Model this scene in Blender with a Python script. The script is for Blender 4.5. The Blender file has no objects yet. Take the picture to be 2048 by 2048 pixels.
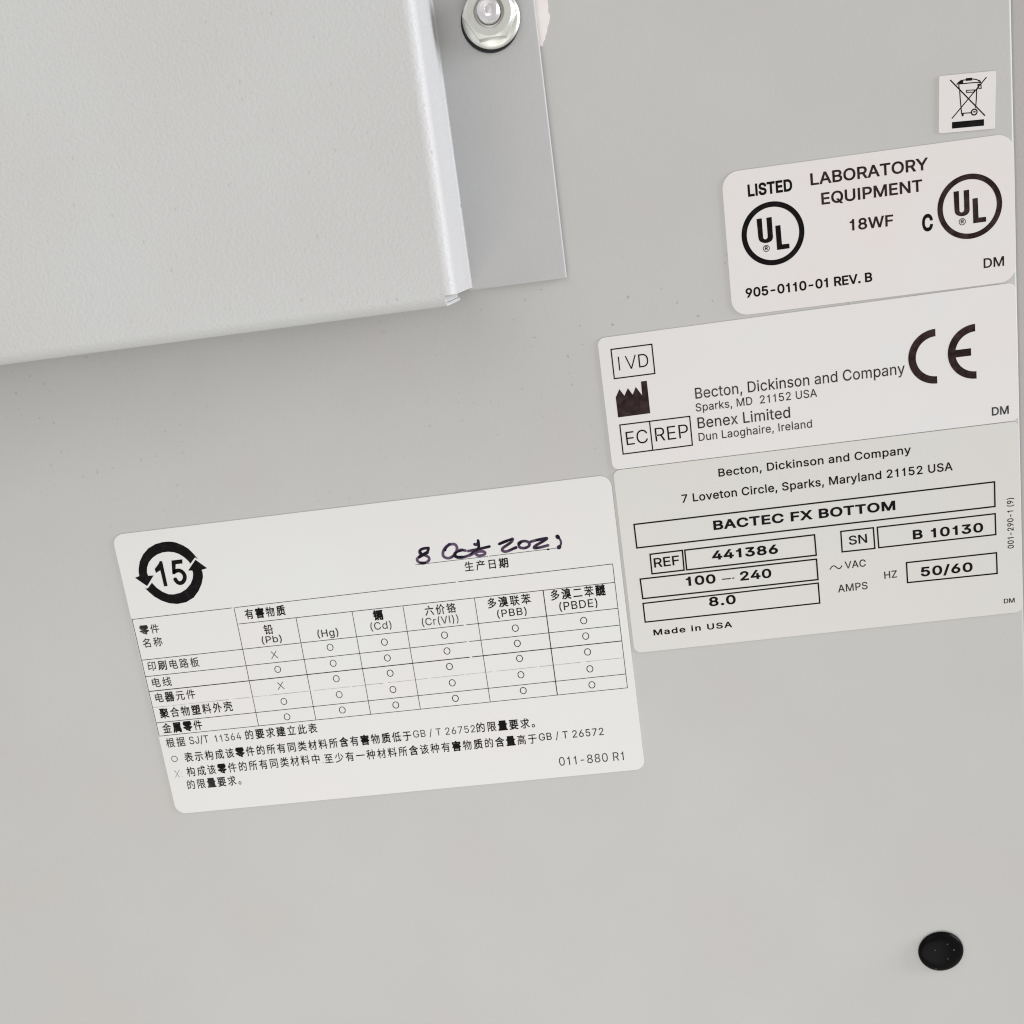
import bpy, bmesh, math, random
from mathutils import Vector, Matrix
from mathutils.geometry import delaunay_2d_cdt

# ------------------------------------------------------------------ camera
MM = 0.001
scene = bpy.context.scene
COL = scene.collection
CAM_R = ((0.9896178, 0.1130338, 0.0887692),
         (-0.1309966, 0.9634854, 0.2335290),
         (-0.0591311, -0.2427329, 0.9682893))
CAM_F = 2141.9            # focal length in pixels of the 2048 px photograph
CAM_H = 200.0             # mm above the sheet metal
cam_data = bpy.data.cameras.new('camera')
cam_data.sensor_width = 36.0
cam_data.lens = CAM_F / 2048 * 36.0
cam_data.clip_start = 0.005
cam_data.clip_end = 20
cam = bpy.data.objects.new('camera', cam_data)
COL.objects.link(cam)
m = Matrix(CAM_R).to_4x4()
m.translation = (0, 0, CAM_H * MM)
cam.matrix_world = m
scene.camera = cam

# ------------------------------------------------------------------ light
world = bpy.data.worlds.new('World')
scene.world = world
world.use_nodes = True
bg = world.node_tree.nodes['Background']
bg.inputs[0].default_value = (1.0, 0.987, 0.975, 1)     # pale room around the machine
bg.inputs[1].default_value = 0.437


def lamp(name, loc, target, size, size_y, energy, color):
    d = bpy.data.lights.new(name, 'AREA')
    d.shape = 'RECTANGLE'
    d.size, d.size_y = size * MM, size_y * MM
    d.energy, d.color = energy, color
    o = bpy.data.objects.new(name, d)
    COL.objects.link(o)
    o.location = Vector(loc) * MM
    o.rotation_euler = (Vector(target) - Vector(loc)).to_track_quat('-Z', 'Y').to_euler()
    return o


lamp('window_light', (1000, 120, 130), (0, 0, 10), 620, 300, 9.9, (0.90, 0.925, 1.0))
lamp('room_light', (-450, 480, 560), (0, -40, 0), 800, 800, 2.3, (1.0, 0.985, 0.97))
lamp('ceiling_light', (-100, -500, 700), (0, -60, 0), 800, 600, 3.2, (1.0, 0.992, 0.985))

scene.view_settings.view_transform = 'Standard'
scene.view_settings.look = 'None'
scene.view_settings.exposure = 0.02
scene.view_settings.gamma = 1.0
scene.view_settings.use_curve_mapping = False
scene.cycles.max_bounces = 8
scene.cycles.filter_width = 1.15

# ------------------------------------------------------------------ measuring
# windows of the photograph that were measured: x0, y0, x1, y1
WIN = dict(UL=(1400, 240, 2048, 640), IV=(1180, 560, 2048, 960), BO=(1200, 860, 2048, 1320),
           CA=(200, 930, 760, 1400), CB=(700, 930, 1300, 1400), CC=(260, 1200, 700, 1640),
           CD=(640, 1380, 1300, 1640), FA=(800, 0, 1200, 400), FB=(800, 300, 1200, 700),
           HW=(800, 1040, 1240, 1180), WE=(1840, 120, 2048, 290), MZ=(1220, 680, 1400, 920),
           RC=(260, 1070, 430, 1220), UZ=(1460, 380, 1640, 560), PX=(0, 0, 1932, 1932))


def px(win, x, y):
    a, b, c, d = WIN[win]
    s = max(c - a, d - b) / 1932.0
    return (a + x * s, b + y * s)


def at(win, x, y, z=0.15):
    """point of the plane at height z (mm) above the panel that was measured at x, y of a window"""
    u, v = px(win, x, y)
    d = (Vector(((u - 1024) / CAM_F, -(v - 1024) / CAM_F, -1.0)))
    d = Matrix(CAM_R) @ d
    t = (z - CAM_H) / d.z
    return Vector((d.x * t, d.y * t))


def ats(win, pts, z=0.15):
    return [at(win, x, y, z) for x, y in pts]


# ------------------------------------------------------------------ glyph outlines
# character, advance | closed outlines in thousandths of an em
GLYPHS = """
A480|16,0 201,509 276,509 463,0 395,0 280,323 232,478 245,478 222,402 191,302 85,0|110,142 110,199 370,199 370,142
B456|60,0 60,509 258,508 289,504 329,491 359,469 381,442 394,410 398,386 398,363 390,327 373,301 350,282 315,267 315,262 347,254 371,240 391,220 407,194 416,161 417,124 410,88 400,67 377,39 357,24 331,12 301,4 247,0|125,57 264,58 296,63 320,73 344,96 355,126 354,153 342,184 333,197 313,213 279,228 248,231 125,231|125,285 247,286 273,290 295,300 319,320 333,348 335,383 326,412 304,436 270,449 240,452 125,452
C510|267,-7 225,-3 186,7 150,25 119,49 104,63 92,79 70,115 53,157 44,203 40,254 44,305 53,352 70,393 92,429 104,445 134,472 150,484 186,501 225,512 267,516 305,513 340,504 373,490 402,471 427,447 448,418 463,385 473,348 408,348 394,388 380,407 363,424 330,444 308,451 284,455 237,453 196,439 161,414 133,378 113,332 106,295 104,233 109,194 119,160 133,130 151,105 184,76 210,63 252,54 284,54 315,60 351,76 375,96 397,128 408,160 473,160 463,124 448,91 428,62 402,38 373,19 341,5 305,-4
D502|219,0 96,0 96,57 215,57 254,60 304,73 343,99 372,135 385,164 394,198 399,235 399,275 390,329 372,375 354,399 332,420 306,435 275,446 240,451 93,452 93,509 250,508 294,501 334,488 369,467 399,441 412,426 433,391 442,372 455,329 462,255 455,181 442,138 433,119 411,83 398,68 368,42 332,21 291,8 268,3|125,509 125,0 60,0 60,509
E419|60,0 60,509 372,509 372,452 125,452 125,286 355,286 355,229 125,229 125,57 375,57 375,0
F410|60,0 60,509 369,509 369,452 125,452 125,278 346,278 346,221 125,221 125,0
G520|269,-7 225,-3 185,7 149,25 118,49 104,64 91,79 69,116 53,157 43,203 40,254 43,305 53,352 69,393 91,429 103,445 133,472 166,493 184,501 223,512 265,516 304,513 340,504 374,489 403,469 429,445 449,416 465,384 474,349 408,349 391,386 368,417 337,439 308,451 274,456 236,453 196,440 171,424 150,404 125,364 113,332 104,275 106,213 113,177 125,145 151,105 184,76 210,63 238,56 283,53 309,57 333,66 355,78 374,93 396,123 410,160 415,202 434,199 283,199 283,256 478,256 477,180 471,141 459,107 431,62 392,28 360,11 326,0
H517|60,0 60,509 125,509 125,289 392,289 392,509 457,509 457,0 392,0 392,232 125,232 125,0
I300|31,0 31,57 118,57 118,452 31,452 31,509 269,509 269,452 183,452 183,57 269,57 269,0
J396|185,-7 143,-2 106,11 75,33 63,47 52,63 38,100 34,122 33,173 98,173 98,130 108,93 122,74 149,56 172,51 209,53 230,61 248,74 266,104 271,130 272,509 336,509 336,145 332,100 318,63 307,47 279,21 246,3 227,-2
K467|104,145 104,216 181,310 364,509 448,509 231,276 228,276|60,0 60,509 125,509 125,0|372,0 188,259 228,309 449,0
L393|60,0 60,509 125,509 125,57 361,57 361,0
M628|60,0 60,509 152,509 280,179 322,49 307,49 342,158 476,509 568,509 568,0 504,0 504,314 507,457 513,457 470,328 342,0 286,0 167,300 112,457 119,457 120,409 122,0
N523|60,0 60,509 136,509 359,157 414,55 405,54 399,164 399,509 463,509 463,0 387,0 168,346 108,452 119,454 125,301 125,0
O533|267,-7 225,-3 186,7 150,25 119,49 105,63 80,96 70,115 53,157 44,203 40,254 44,305 53,352 70,393 92,429 105,445 119,459 150,484 186,501 225,512 267,516 309,512 348,501 384,484 400,472 429,445 442,429 464,393 480,352 490,305 493,254 490,203 480,157 464,115 442,79 429,63 400,36 366,15 348,7 309,-3|267,53 310,59 337,69 361,84 383,105 408,144 420,176 428,213 430,254 428,295 420,332 408,365 383,404 361,424 337,440 310,450 267,456 223,450 197,440 172,424 151,404 125,364 113,332 106,295 103,254 106,213 113,176 125,144 151,105 172,84 197,69 223,59
P445|60,0 60,509 254,508 305,499 332,487 366,462 383,441 396,417 404,391 408,363 408,333 404,304 396,278 383,254 356,223 319,201 272,188 235,186 109,186 109,242 245,243 279,248 305,261 318,272 329,286 337,302 343,328 344,357 342,376 329,409 318,423 305,434 288,443 268,449 232,452 125,452 125,0
R449|60,0 60,509 255,508 305,500 333,489 367,465 384,444 396,421 407,381 409,352 407,323 401,296 390,271 367,240 333,217 289,203 236,198 96,198 96,255 246,255 289,263 306,271 325,287 337,308 344,333 344,371 337,397 330,412 319,425 298,440 279,446 246,452 125,452 125,0|353,0 230,229 303,229 428,0
S447|224,-9 188,-7 156,-1 128,9 91,31 72,50 51,83 42,109 38,137 104,137 108,118 114,102 136,76 166,59 204,50 246,50 286,60 317,79 338,106 345,130 344,154 336,174 322,189 303,201 280,211 163,246 112,269 76,301 67,313 56,341 52,372 58,413 68,437 92,468 113,484 151,503 180,511 227,516 259,514 289,508 316,498 351,476 377,449 390,427 398,403 401,378 337,378 326,412 312,430 291,444 254,456 204,457 185,454 159,444 139,430 129,418 121,405 115,383 117,359 122,345 136,328 162,311 198,297 303,267 336,252 359,238 384,213 399,189 407,161 408,139 403,99 393,75 379,53 360,34 323,11 294,0 261,-7
T449|32,452 32,509 417,509 417,452 257,452 257,0 193,0 193,452
U517|259,-8 203,-2 169,8 140,24 103,55 85,80 71,108 63,140 60,173 60,509 124,509 124,178 126,155 136,123 147,104 160,87 187,68 220,56 259,52 298,56 331,68 357,87 371,104 381,123 391,155 393,178 393,509 457,509 457,173 454,140 446,108 433,80 414,55 378,24 348,8 315,-2
V480|204,0 16,509 84,509 199,187 248,31 235,31 257,107 395,509 463,509 278,0
W686|155,0 16,509 82,509 170,171 197,40 189,40 209,137 306,509 380,509 468,171 497,40 488,40 504,120 603,509 670,509 530,0 455,0 362,345 336,475 350,475 330,371 230,0
X474|18,0 217,284 217,236 29,509 104,509 200,367 243,292 232,292 258,339 374,509 446,509 259,239 259,287 456,0 382,0 268,165 230,231 244,231 222,191 91,0
Y472|203,0 203,208 16,509 91,509 208,318 231,274 250,230 224,230 242,275 280,344 381,509 455,509 268,208 268,0
Z438|42,0 42,46 306,431 341,476 348,454 40,452 40,509 397,509 397,462 134,81 97,33 90,54 399,57 399,0
Q533|245,159 313,159 468,-48 401,-48|267,-7 225,-3 186,7 150,25 119,49 105,63 80,96 70,115 53,157 44,203 40,254 44,305 53,352 70,393 92,429 105,445 119,459 150,484 186,501 225,512 267,516 309,512 348,501 384,484 400,472 429,445 442,429 464,393 480,352 490,305 493,254 490,203 480,157 464,115 442,79 429,63 400,36 366,15 348,7 309,-3|267,53 310,59 337,69 361,84 383,105 408,144 420,176 428,213 430,254 428,295 420,332 408,365 383,404 361,424 337,440 310,450 267,456 223,450 197,440 172,424 151,404 125,364 113,332 106,295 103,254 106,213 113,176 125,144 151,105 172,84 197,69 223,59
0453|227,-7 191,-3 158,7 130,24 117,35 95,62 69,113 57,155 50,202 48,254 50,306 57,353 69,395 95,447 130,484 159,502 191,512 227,516 262,512 295,502 323,484 336,473 358,447 384,395 396,353 403,306 405,254 403,202 396,155 384,113 359,62 348,48 323,24 295,7 263,-3|227,50 250,52 271,60 290,74 313,103 330,144 338,176 344,254 338,332 330,365 313,405 290,435 271,449 250,457 227,460 203,457 182,449 163,435 140,405 123,365 115,332 109,254 115,176 123,144 140,103 163,74 182,60 203,52
1453|76,0 76,55 391,55 391,0|276,509 276,0 212,0 212,448 86,358 86,427 198,509
2453|64,0 64,47 282,282 311,327 320,364 317,397 308,419 287,441 258,455 233,459 205,458 188,454 165,443 148,427 135,406 130,390 127,362 66,362 68,391 80,430 94,453 111,473 143,496 168,507 196,513 240,515 268,511 294,502 317,490 337,474 354,456 367,434 376,411 380,386 380,354 374,327 357,290 327,247 281,195 153,60 153,57 389,57 389,0
3453|218,-7 188,-5 146,5 120,16 98,30 70,57 57,79 48,104 44,132 109,132 115,107 132,81 158,63 191,52 229,50 258,55 291,69 309,86 319,100 325,116 329,145 323,180 306,211 284,229 254,241 216,247 157,248 157,299 288,448 288,452 70,452 70,509 372,509 372,461 211,278 211,289 247,290 279,286 321,269 354,244 371,222 387,186 393,145 387,103 377,78 362,55 344,36 321,19 295,7 266,-2
4453|40,105 40,158 247,509 311,509 109,163 413,163 413,105|282,0 282,318 343,318 343,0
5453|221,-7 192,-5 165,1 140,11 108,32 83,60 71,82 63,105 60,130 122,130 125,115 134,95 148,78 166,64 188,54 204,51 231,50 250,53 284,69 298,82 314,104 326,141 327,173 324,193 314,221 297,244 275,262 248,273 218,277 184,273 152,262 128,246 67,253 96,509 366,509 366,452 151,452 134,301 170,322 212,333 252,332 294,321 330,299 358,269 379,231 388,199 391,163 385,117 376,89 352,52 321,23 296,8 268,-1
6453|226,-7 182,-1 155,8 130,22 100,51 78,87 69,115 64,162 68,199 86,253 112,302 252,509 322,509 151,261 145,261 157,279 174,295 196,307 214,312 235,314 265,312 291,305 316,295 337,280 355,262 375,228 387,187 389,157 387,127 379,98 368,73 352,50 333,30 310,14 284,3 257,-4|226,48 263,55 279,63 299,79 314,101 322,119 327,157 322,196 314,213 299,235 279,251 263,259 226,265 190,259 174,252 153,235 138,214 131,197 125,158 131,119 138,102 153,79 174,63 190,55
7453|97,0 323,452 62,452 62,509 391,509 391,449 165,0
8453|226,-7 193,-5 163,1 136,11 101,33 74,62 62,84 54,109 52,135 58,176 65,195 81,220 101,241 117,252 153,265 153,267 129,276 109,289 93,308 80,330 73,354 70,380 73,405 79,429 98,460 114,477 134,492 158,503 184,511 226,516 269,511 294,503 317,492 337,477 354,460 373,429 379,405 382,380 379,354 372,330 359,308 343,289 323,276 300,267 300,265 335,252 351,241 372,220 387,195 395,176 401,135 398,109 391,84 378,62 352,33 317,11 289,1 259,-5|226,49 267,54 285,60 307,74 323,91 331,106 337,139 330,173 322,189 305,208 283,223 265,230 226,235 187,230 169,223 147,208 130,189 122,173 115,139 121,106 129,91 145,74 167,60 185,54|226,290 260,294 274,300 293,313 307,330 314,344 319,376 314,407 308,420 294,437 275,449 260,455 226,460 192,455 177,449 159,437 145,420 138,407 133,376 138,344 145,330 159,313 178,300 193,294
9453|226,516 271,510 298,501 322,486 352,458 374,421 384,393 389,347 385,309 367,256 340,207 200,0 130,0 301,248 307,248 295,229 278,214 257,202 238,196 218,195 188,197 161,203 137,214 116,229 98,247 77,281 66,321 64,352 66,382 73,411 85,436 101,459 120,479 143,494 168,506 196,513|226,460 190,454 174,446 154,429 138,407 131,390 125,352 131,313 138,295 154,274 174,257 190,250 226,243 263,249 279,257 299,273 314,295 322,312 327,350 322,390 314,407 299,429 279,446 263,454
a389|160,-9 126,-5 94,5 76,15 54,36 38,63 32,84 31,118 36,146 43,161 58,179 78,193 100,203 143,214 241,228 265,235 271,240 275,250 275,272 269,291 256,311 240,322 220,329 196,331 163,327 137,316 114,296 100,274 41,291 57,322 71,339 87,352 114,368 143,378 173,383 201,384 231,381 263,372 293,355 317,329 330,301 335,278 337,251 337,0 277,0 277,52 272,52 252,25 229,8 199,-4|170,45 202,49 220,55 242,68 259,86 267,100 274,122 276,190 267,184 246,179 141,161 117,150 100,135 95,124 92,105 94,87 102,72 114,61 130,52 149,47
b424|229,-8 198,-5 165,8 142,26 118,59 112,59 112,0 53,0 53,509 114,509 114,319 118,319 147,355 179,376 218,384 259,382 300,368 335,342 362,307 376,277 388,227 390,169 381,116 363,70 336,34 301,9 274,-2|220,47 242,49 262,55 279,66 301,88 311,106 320,128 327,163 328,189 325,227 320,250 312,271 301,290 280,311 262,322 243,328 220,330 198,328 178,322 161,312 140,291 129,273 121,252 114,216 113,189 114,162 121,126 130,105 140,86 162,65 179,55 198,49
c396|207,-8 174,-5 144,3 117,16 82,46 56,85 44,116 37,150 34,187 37,225 44,260 56,291 82,330 117,360 144,374 174,382 207,384 234,383 260,377 284,368 305,356 324,341 340,322 353,301 362,277 303,262 293,285 274,308 252,321 226,329 184,328 163,321 145,310 124,287 113,269 105,247 98,212 97,175 99,151 108,117 118,97 137,73 154,60 173,51 207,46 243,52 271,66 292,89 304,117 363,102 354,78 341,56 325,37 306,21 285,9 261,-1 235,-6
d424|195,-8 151,-2 124,9 89,34 62,70 43,116 35,169 36,227 48,277 62,307 89,342 124,368 165,382 207,384 245,376 278,355 306,319 311,319 311,509 372,509 372,0 313,0 313,59 307,59 282,26 259,8 227,-5|205,47 226,49 246,55 263,65 284,86 295,105 303,126 310,162 312,189 310,216 303,252 295,273 284,291 263,312 246,322 227,328 205,330 182,328 162,322 145,311 124,290 113,271 105,250 98,215 96,189 98,163 105,128 113,106 124,88 145,66 162,55 182,49
e404|212,-8 177,-5 145,3 117,16 82,46 56,85 44,116 37,150 34,187 36,224 44,258 55,290 81,329 115,359 142,373 172,382 205,384 246,380 275,370 303,355 327,333 347,305 361,269 368,242 371,194 371,169 75,169 75,221 338,221 310,202 304,248 288,286 277,301 263,314 237,326 205,330 173,326 146,313 125,294 109,270 99,241 96,221 96,164 100,139 106,116 116,97 135,73 151,61 169,53 190,48 220,46 254,53 276,65 294,82 306,105 365,91 348,55 335,39 311,19 283,4 261,-3
f254|228,379 228,327 6,327 6,379|81,0 81,432 84,461 91,478 101,493 120,510 135,519 161,527 178,530 207,529 234,524 243,521 227,468 199,474 171,470 154,460 145,443 142,419 142,0
g425|207,-151 156,-146 114,-132 97,-122 76,-104 51,-69 101,-41 131,-74 148,-85 169,-93 197,-97 222,-97 249,-92 272,-82 291,-67 298,-58 308,-34 311,-6 311,68 306,68 287,41 272,28 252,16 227,8 195,5 165,7 125,20 101,34 80,53 63,77 43,120 36,154 34,191 36,229 43,263 55,293 80,332 112,361 138,374 181,384 207,384 237,379 253,373 273,360 288,346 308,319 313,319 313,379 372,379 372,-9 367,-54 350,-90 334,-109 314,-124 291,-136 265,-144|205,59 227,61 246,66 264,75 285,95 300,121 307,142 312,193 311,219 304,253 285,291 264,312 247,322 227,328 205,330 182,328 163,322 145,312 124,290 105,252 98,218 96,193 99,155 105,133 113,113 124,96 145,76 163,66 183,61
h410|114,227 114,0 53,0 53,509 114,509 114,287 102,287 116,319 132,344 152,362 187,379 213,384 252,383 285,373 313,356 328,340 341,321 350,298 355,271 357,0 296,0 295,249 290,275 273,304 246,323 223,328 192,328 161,317 141,303 126,283 117,257
i167|53,0 53,379 114,379 114,0|84,443 67,446 54,455 44,468 41,483 44,499 54,512 67,521 84,524 100,521 114,512 123,499 126,483 123,468 114,455 100,446
k381|110,137 110,212 121,212 284,379 360,379 184,199 177,199|53,0 53,509 114,509 114,0|294,0 148,186 191,229 372,0
l189|139,-2 101,3 82,13 67,28 55,59 53,84 53,509 114,509 114,83 118,66 126,57 140,52 170,54 181,3
m610|53,0 53,379 112,379 112,295 108,295 122,331 144,358 172,376 211,386 233,385 257,380 287,361 303,342 314,320 321,295 312,295 322,321 343,350 372,371 407,383 448,386 478,380 497,372 514,361 535,338 550,307 556,269 557,0 496,0 496,254 493,279 485,298 473,313 447,326 419,330 395,328 368,316 349,296 338,270 335,247 335,0 274,0 274,260 272,280 265,297 246,317 229,326 199,330 171,326 145,312 126,289 117,266 114,238 114,0
n410|114,227 114,0 53,0 53,379 112,379 112,287 102,287 116,319 132,344 152,362 187,379 213,384 252,383 285,373 313,356 328,340 341,321 350,298 355,271 357,0 296,0 295,249 290,275 273,304 246,323 223,328 192,328 161,317 141,303 126,283 117,257
o415|207,-8 174,-5 144,3 117,16 82,46 56,85 44,116 37,150 34,187 37,225 44,260 56,291 82,330 117,360 144,374 174,382 207,384 241,382 271,374 299,360 333,330 359,291 371,260 379,225 381,187 379,150 371,116 359,85 333,46 299,16 271,3 241,-5|207,46 231,49 252,55 270,66 285,80 298,97 311,128 316,151 319,187 318,212 311,247 298,278 285,296 270,310 252,321 231,328 207,330 184,328 163,321 145,310 130,296 118,278 105,247 98,212 96,187 99,151 105,128 118,97 130,80 145,66 163,55 184,49
p424|53,-143 53,379 112,379 112,319 118,319 137,346 152,360 171,373 188,379 218,384 245,384 274,378 300,368 335,342 354,320 370,293 381,261 388,227 390,169 385,133 370,84 346,45 313,16 288,3 245,-8 208,-7 173,4 147,21 118,59 114,59 114,-143|220,47 242,49 262,55 279,66 301,88 311,106 320,128 327,163 328,189 325,227 320,250 312,271 301,290 280,311 262,322 243,328 220,330 198,328 178,322 161,312 140,291 129,273 121,252 114,216 113,189 114,162 121,126 130,105 140,86 162,65 179,55 198,49
r259|53,0 53,379 112,379 112,321 115,321 130,347 144,361 161,373 191,383 243,384 243,322 198,325 166,318 140,301 122,277 117,262 114,237 114,0
s365|182,-8 157,-7 123,0 84,18 62,38 50,54 36,94 94,107 101,87 117,66 141,52 170,46 206,47 227,53 244,62 262,81 267,95 266,115 258,131 249,140 221,153 133,174 104,186 72,208 58,227 50,249 47,274 51,305 59,323 79,347 105,365 137,378 161,383 200,384 244,376 279,358 304,332 314,316 324,290 268,277 254,304 243,316 228,325 199,332 166,331 139,322 119,305 109,285 109,270 112,258 124,243 144,232 246,205 287,187 306,171 320,153 328,131 331,107 329,85 323,65 312,47 290,24 260,6 236,-2
t227|204,379 204,327 6,327 6,379|65,471 126,471 127,83 136,61 150,53 172,50 202,54 213,2 168,-4 125,2 102,14 92,21 84,30 72,52 65,93
u410|182,-5 158,-3 135,2 106,16 89,31 75,48 60,82 54,109 53,139 53,379 114,379 114,144 116,117 124,94 145,67 164,56 200,50 234,55 256,66 274,83 287,105 295,132 296,153 296,379 357,379 357,0 298,0 298,92 307,92 301,75 286,47 267,25 234,5 209,-3
v389|163,0 17,379 84,379 173,132 206,21 184,21 220,144 305,379 371,379 226,0
w567|138,0 23,379 87,379 147,164 175,41 165,41 179,105 252,379 316,379 375,163 402,41 391,41 402,90 480,379 545,379 429,0 368,0 316,181 277,338 291,338 258,207 199,0
x379|21,0 171,218 171,171 29,379 100,379 159,287 207,206 175,206 222,287 282,379 352,379 209,169 209,214 358,0 287,0 219,103 173,182 205,182 160,103 91,0
y389|47,-139 61,-86 99,-90 113,-86 126,-78 145,-51 163,-1 17,379 84,379 173,132 206,21 184,21 220,144 305,379 371,379 204,-58 187,-93 159,-124 132,-139 91,-145 69,-144
,188|38,-119 68,71 137,71 84,-119
.188|95,-4 78,-1 63,9 53,24 50,41 53,59 63,73 78,83 95,87 113,83 128,73 138,59 141,41 138,24 128,9 113,-1
-453|337,244 337,188 114,188 114,244
/249|235,533 71,-76 14,-76 178,533
(273|89,207 92,264 105,344 125,422 153,494 177,539 236,539 204,466 174,370 156,276 151,207 158,130 172,67 195,-1 236,-96 177,-96 150,-46 128,4 105,80 92,156
)273|37,-96 79,0 102,69 116,132 122,207 117,276 99,370 69,466 37,539 97,539 113,510 135,459 154,403 169,344 183,244 182,156 174,104 153,28 134,-22 97,-96
®463|231,118 192,122 154,134 121,152 91,177 67,206 48,240 37,277 33,317 37,357 48,394 67,428 91,457 121,482 154,500 192,512 231,516 271,512 309,500 343,482 372,457 396,428 415,394 426,357 430,317 426,277 415,240 396,206 372,177 343,152 309,134 271,122|231,166 258,169 284,175 307,187 338,210 362,241 373,265 380,290 382,317 380,344 373,369 362,393 338,423 307,447 284,458 258,465 231,467 205,465 180,458 156,447 125,423 101,393 90,369 83,344 81,317 83,290 90,265 101,241 125,210 156,187 180,175 205,169|273,226 228,312 273,312 319,226|161,226 161,409 257,408 274,404 288,397 302,383 310,363 310,338 302,316 287,300 264,289 185,287 185,319 245,319 260,329 266,341 266,360 257,372 242,378 203,378 203,226
生1000|239,824 192,684 163,618 94,501 54,453 121,408 176,484 226,573 463,573 463,352 165,352 165,280 463,280 463,25 55,25 55,-48 949,-48 949,25 541,25 541,280 865,280 865,352 541,352 541,573 901,573 901,646 541,646 541,840 463,840 463,646 259,646 315,807
产1000|263,612 312,537 348,466 416,497 378,566 328,639|689,634 607,464 124,464 123,271 109,147 69,21 35,-36 97,-87 135,-24 163,46 194,192 202,390 928,390 928,464 683,464 770,606|425,821 486,720 110,720 110,648 902,648 902,720 572,720 543,780 500,841
日1000|253,352 752,352 752,71 253,71|253,426 253,697 752,697 752,426|176,772 176,-69 253,-69 253,-4 752,-4 752,-64 832,-64 832,772
期1000|178,143 118,45 39,-36 101,-80 182,12 249,123|321,112 380,33 424,-42 486,-6 440,67 379,143|855,722 855,561 650,561 650,722|580,790 575,271 549,107 524,30 488,-41 548,-84 575,-34 615,78 644,260 855,260 853,5 835,-4 716,-3 740,-76 831,-73 889,-62 912,-46 926,-4 927,790|855,494 855,328 648,328 650,494|387,828 387,707 205,707 205,828 137,828 137,707 52,707 52,640 137,640 137,231 38,231 38,164 531,164 531,231 457,231 457,640 531,640 531,707 457,707 457,828|205,640 387,640 387,551 205,551|205,491 387,491 387,393 205,393|205,332 387,332 387,231 205,231
有1000|391,840 347,710 63,710 63,640 316,640 243,512 199,453 98,348 40,304 88,246 177,320 255,406 255,-79 329,-79 329,119 748,119 743,-1 713,-6 580,-5 605,-77 712,-76 779,-66 805,-49 821,-6 822,524 336,524 397,640 939,640 939,710 427,710 467,822|329,289 748,289 748,184 329,184|329,353 329,456 748,456 748,353
害1000|190,207 190,-80 264,-80 264,-44 746,-44 746,-77 822,-77 822,207 540,207 540,271 935,271 935,334 540,334 540,403 850,403 850,462 540,462 540,530 810,530 810,590 540,590 540,656 463,656 463,590 195,590 195,530 463,530 463,462 159,462 159,403 463,403 463,334 67,334 67,271 463,271 463,207|264,18 264,145 746,145 746,18|430,829 472,745 83,745 83,568 157,568 157,677 842,677 842,568 918,568 918,745 556,745 504,846
物1000|534,840 492,693 465,624 397,504 357,454 415,411 477,498 530,602 616,602 557,442 518,367 426,238 375,189 434,145 487,200 581,345 621,428 681,602 763,602 732,476 692,355 643,241 584,139 516,51 438,-18 501,-63 579,14 648,109 708,220 758,342 799,470 829,602 876,602 855,281 843,174 817,46 802,18 779,3 660,7 681,-68 763,-70 822,-62 865,-28 884,6 900,64 926,271 951,672 558,672 603,827|98,782 73,600 29,448 86,414 130,563 222,563 222,337 35,285 55,213 222,265 222,-80 292,-80 292,287 418,327 408,393 292,358 292,563 395,563 395,635 292,635 292,839 222,839 222,635 144,635 163,772
质1000|594,69 754,0 890,-74 943,-23 806,47 647,115|542,348 539,215 525,168 493,119 435,70 344,22 212,-21 262,-79 401,-28 498,28 562,86 598,146 615,203 619,348|291,460 291,114 366,114 366,389 796,389 796,110 874,110 874,460 587,460 601,558 950,558 950,625 608,625 619,734 891,775 831,835 517,791 140,766 139,406 124,228 105,137 77,50 36,-30 102,-68 144,16 175,109 207,306 214,558 525,558 514,460|531,625 214,625 214,704 539,726
零1000|193,581 193,534 410,534 410,581|171,481 171,432 411,432 411,481|584,481 584,432 831,432 831,481|584,581 584,534 806,534 806,581|76,686 76,511 144,511 144,634 460,634 460,479 534,479 534,634 855,634 855,511 925,511 925,686 534,686 534,743 865,743 865,800 134,800 134,743 460,743 460,686|430,298 514,216 171,216 171,159 717,159 619,98 515,48 318,107 286,59 501,-11 683,-88 716,-32 597,19 729,96 840,186 792,220 528,216 568,246 511,304 477,330|515,455 454,416 299,345 211,314 35,268 77,212 290,276 488,366 699,279 925,217 971,277 746,328 603,375 544,400 572,420
件1000|317,341 317,268 604,268 604,-80 679,-80 679,268 953,268 953,341 679,341 679,562 909,562 909,635 679,635 679,828 604,828 604,635 470,635 504,775 432,790 384,600 337,492 309,447 373,409 412,479 446,562 604,562 604,341|268,836 238,761 165,617 78,490 32,437 75,363 167,480 167,-78 239,-78 239,597 339,815
名1000|263,529 417,406 235,326 47,273 86,204 252,253 252,-79 327,-79 327,-27 773,-27 773,-79 849,-79 849,340 451,340 608,441 679,500 743,565 798,636 844,713 794,744 427,740 492,826 406,843 329,744 277,694 147,600 69,559 122,501 253,581 361,671 733,671 625,549 487,445 321,572|773,42 327,42 327,271 773,271
称1000|512,450 465,268 419,164 392,120 453,81 480,128 529,241 582,437|782,440 843,260 882,91 952,113 911,280 848,460|532,838 483,652 436,543 408,496 408,553 279,553 279,731 409,772 364,831 226,786 63,752 84,694 209,715 209,553 54,553 54,483 200,483 125,308 33,167 70,103 143,218 209,362 209,-81 279,-81 279,370 365,241 409,300 279,445 279,483 398,483 394,477 458,438 509,528 553,637 653,637 653,12 642,-4 532,-5 559,-76 676,-68 713,-48 724,-23 728,637 863,637 810,526 877,510 958,697 909,711 576,707 604,824
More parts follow.
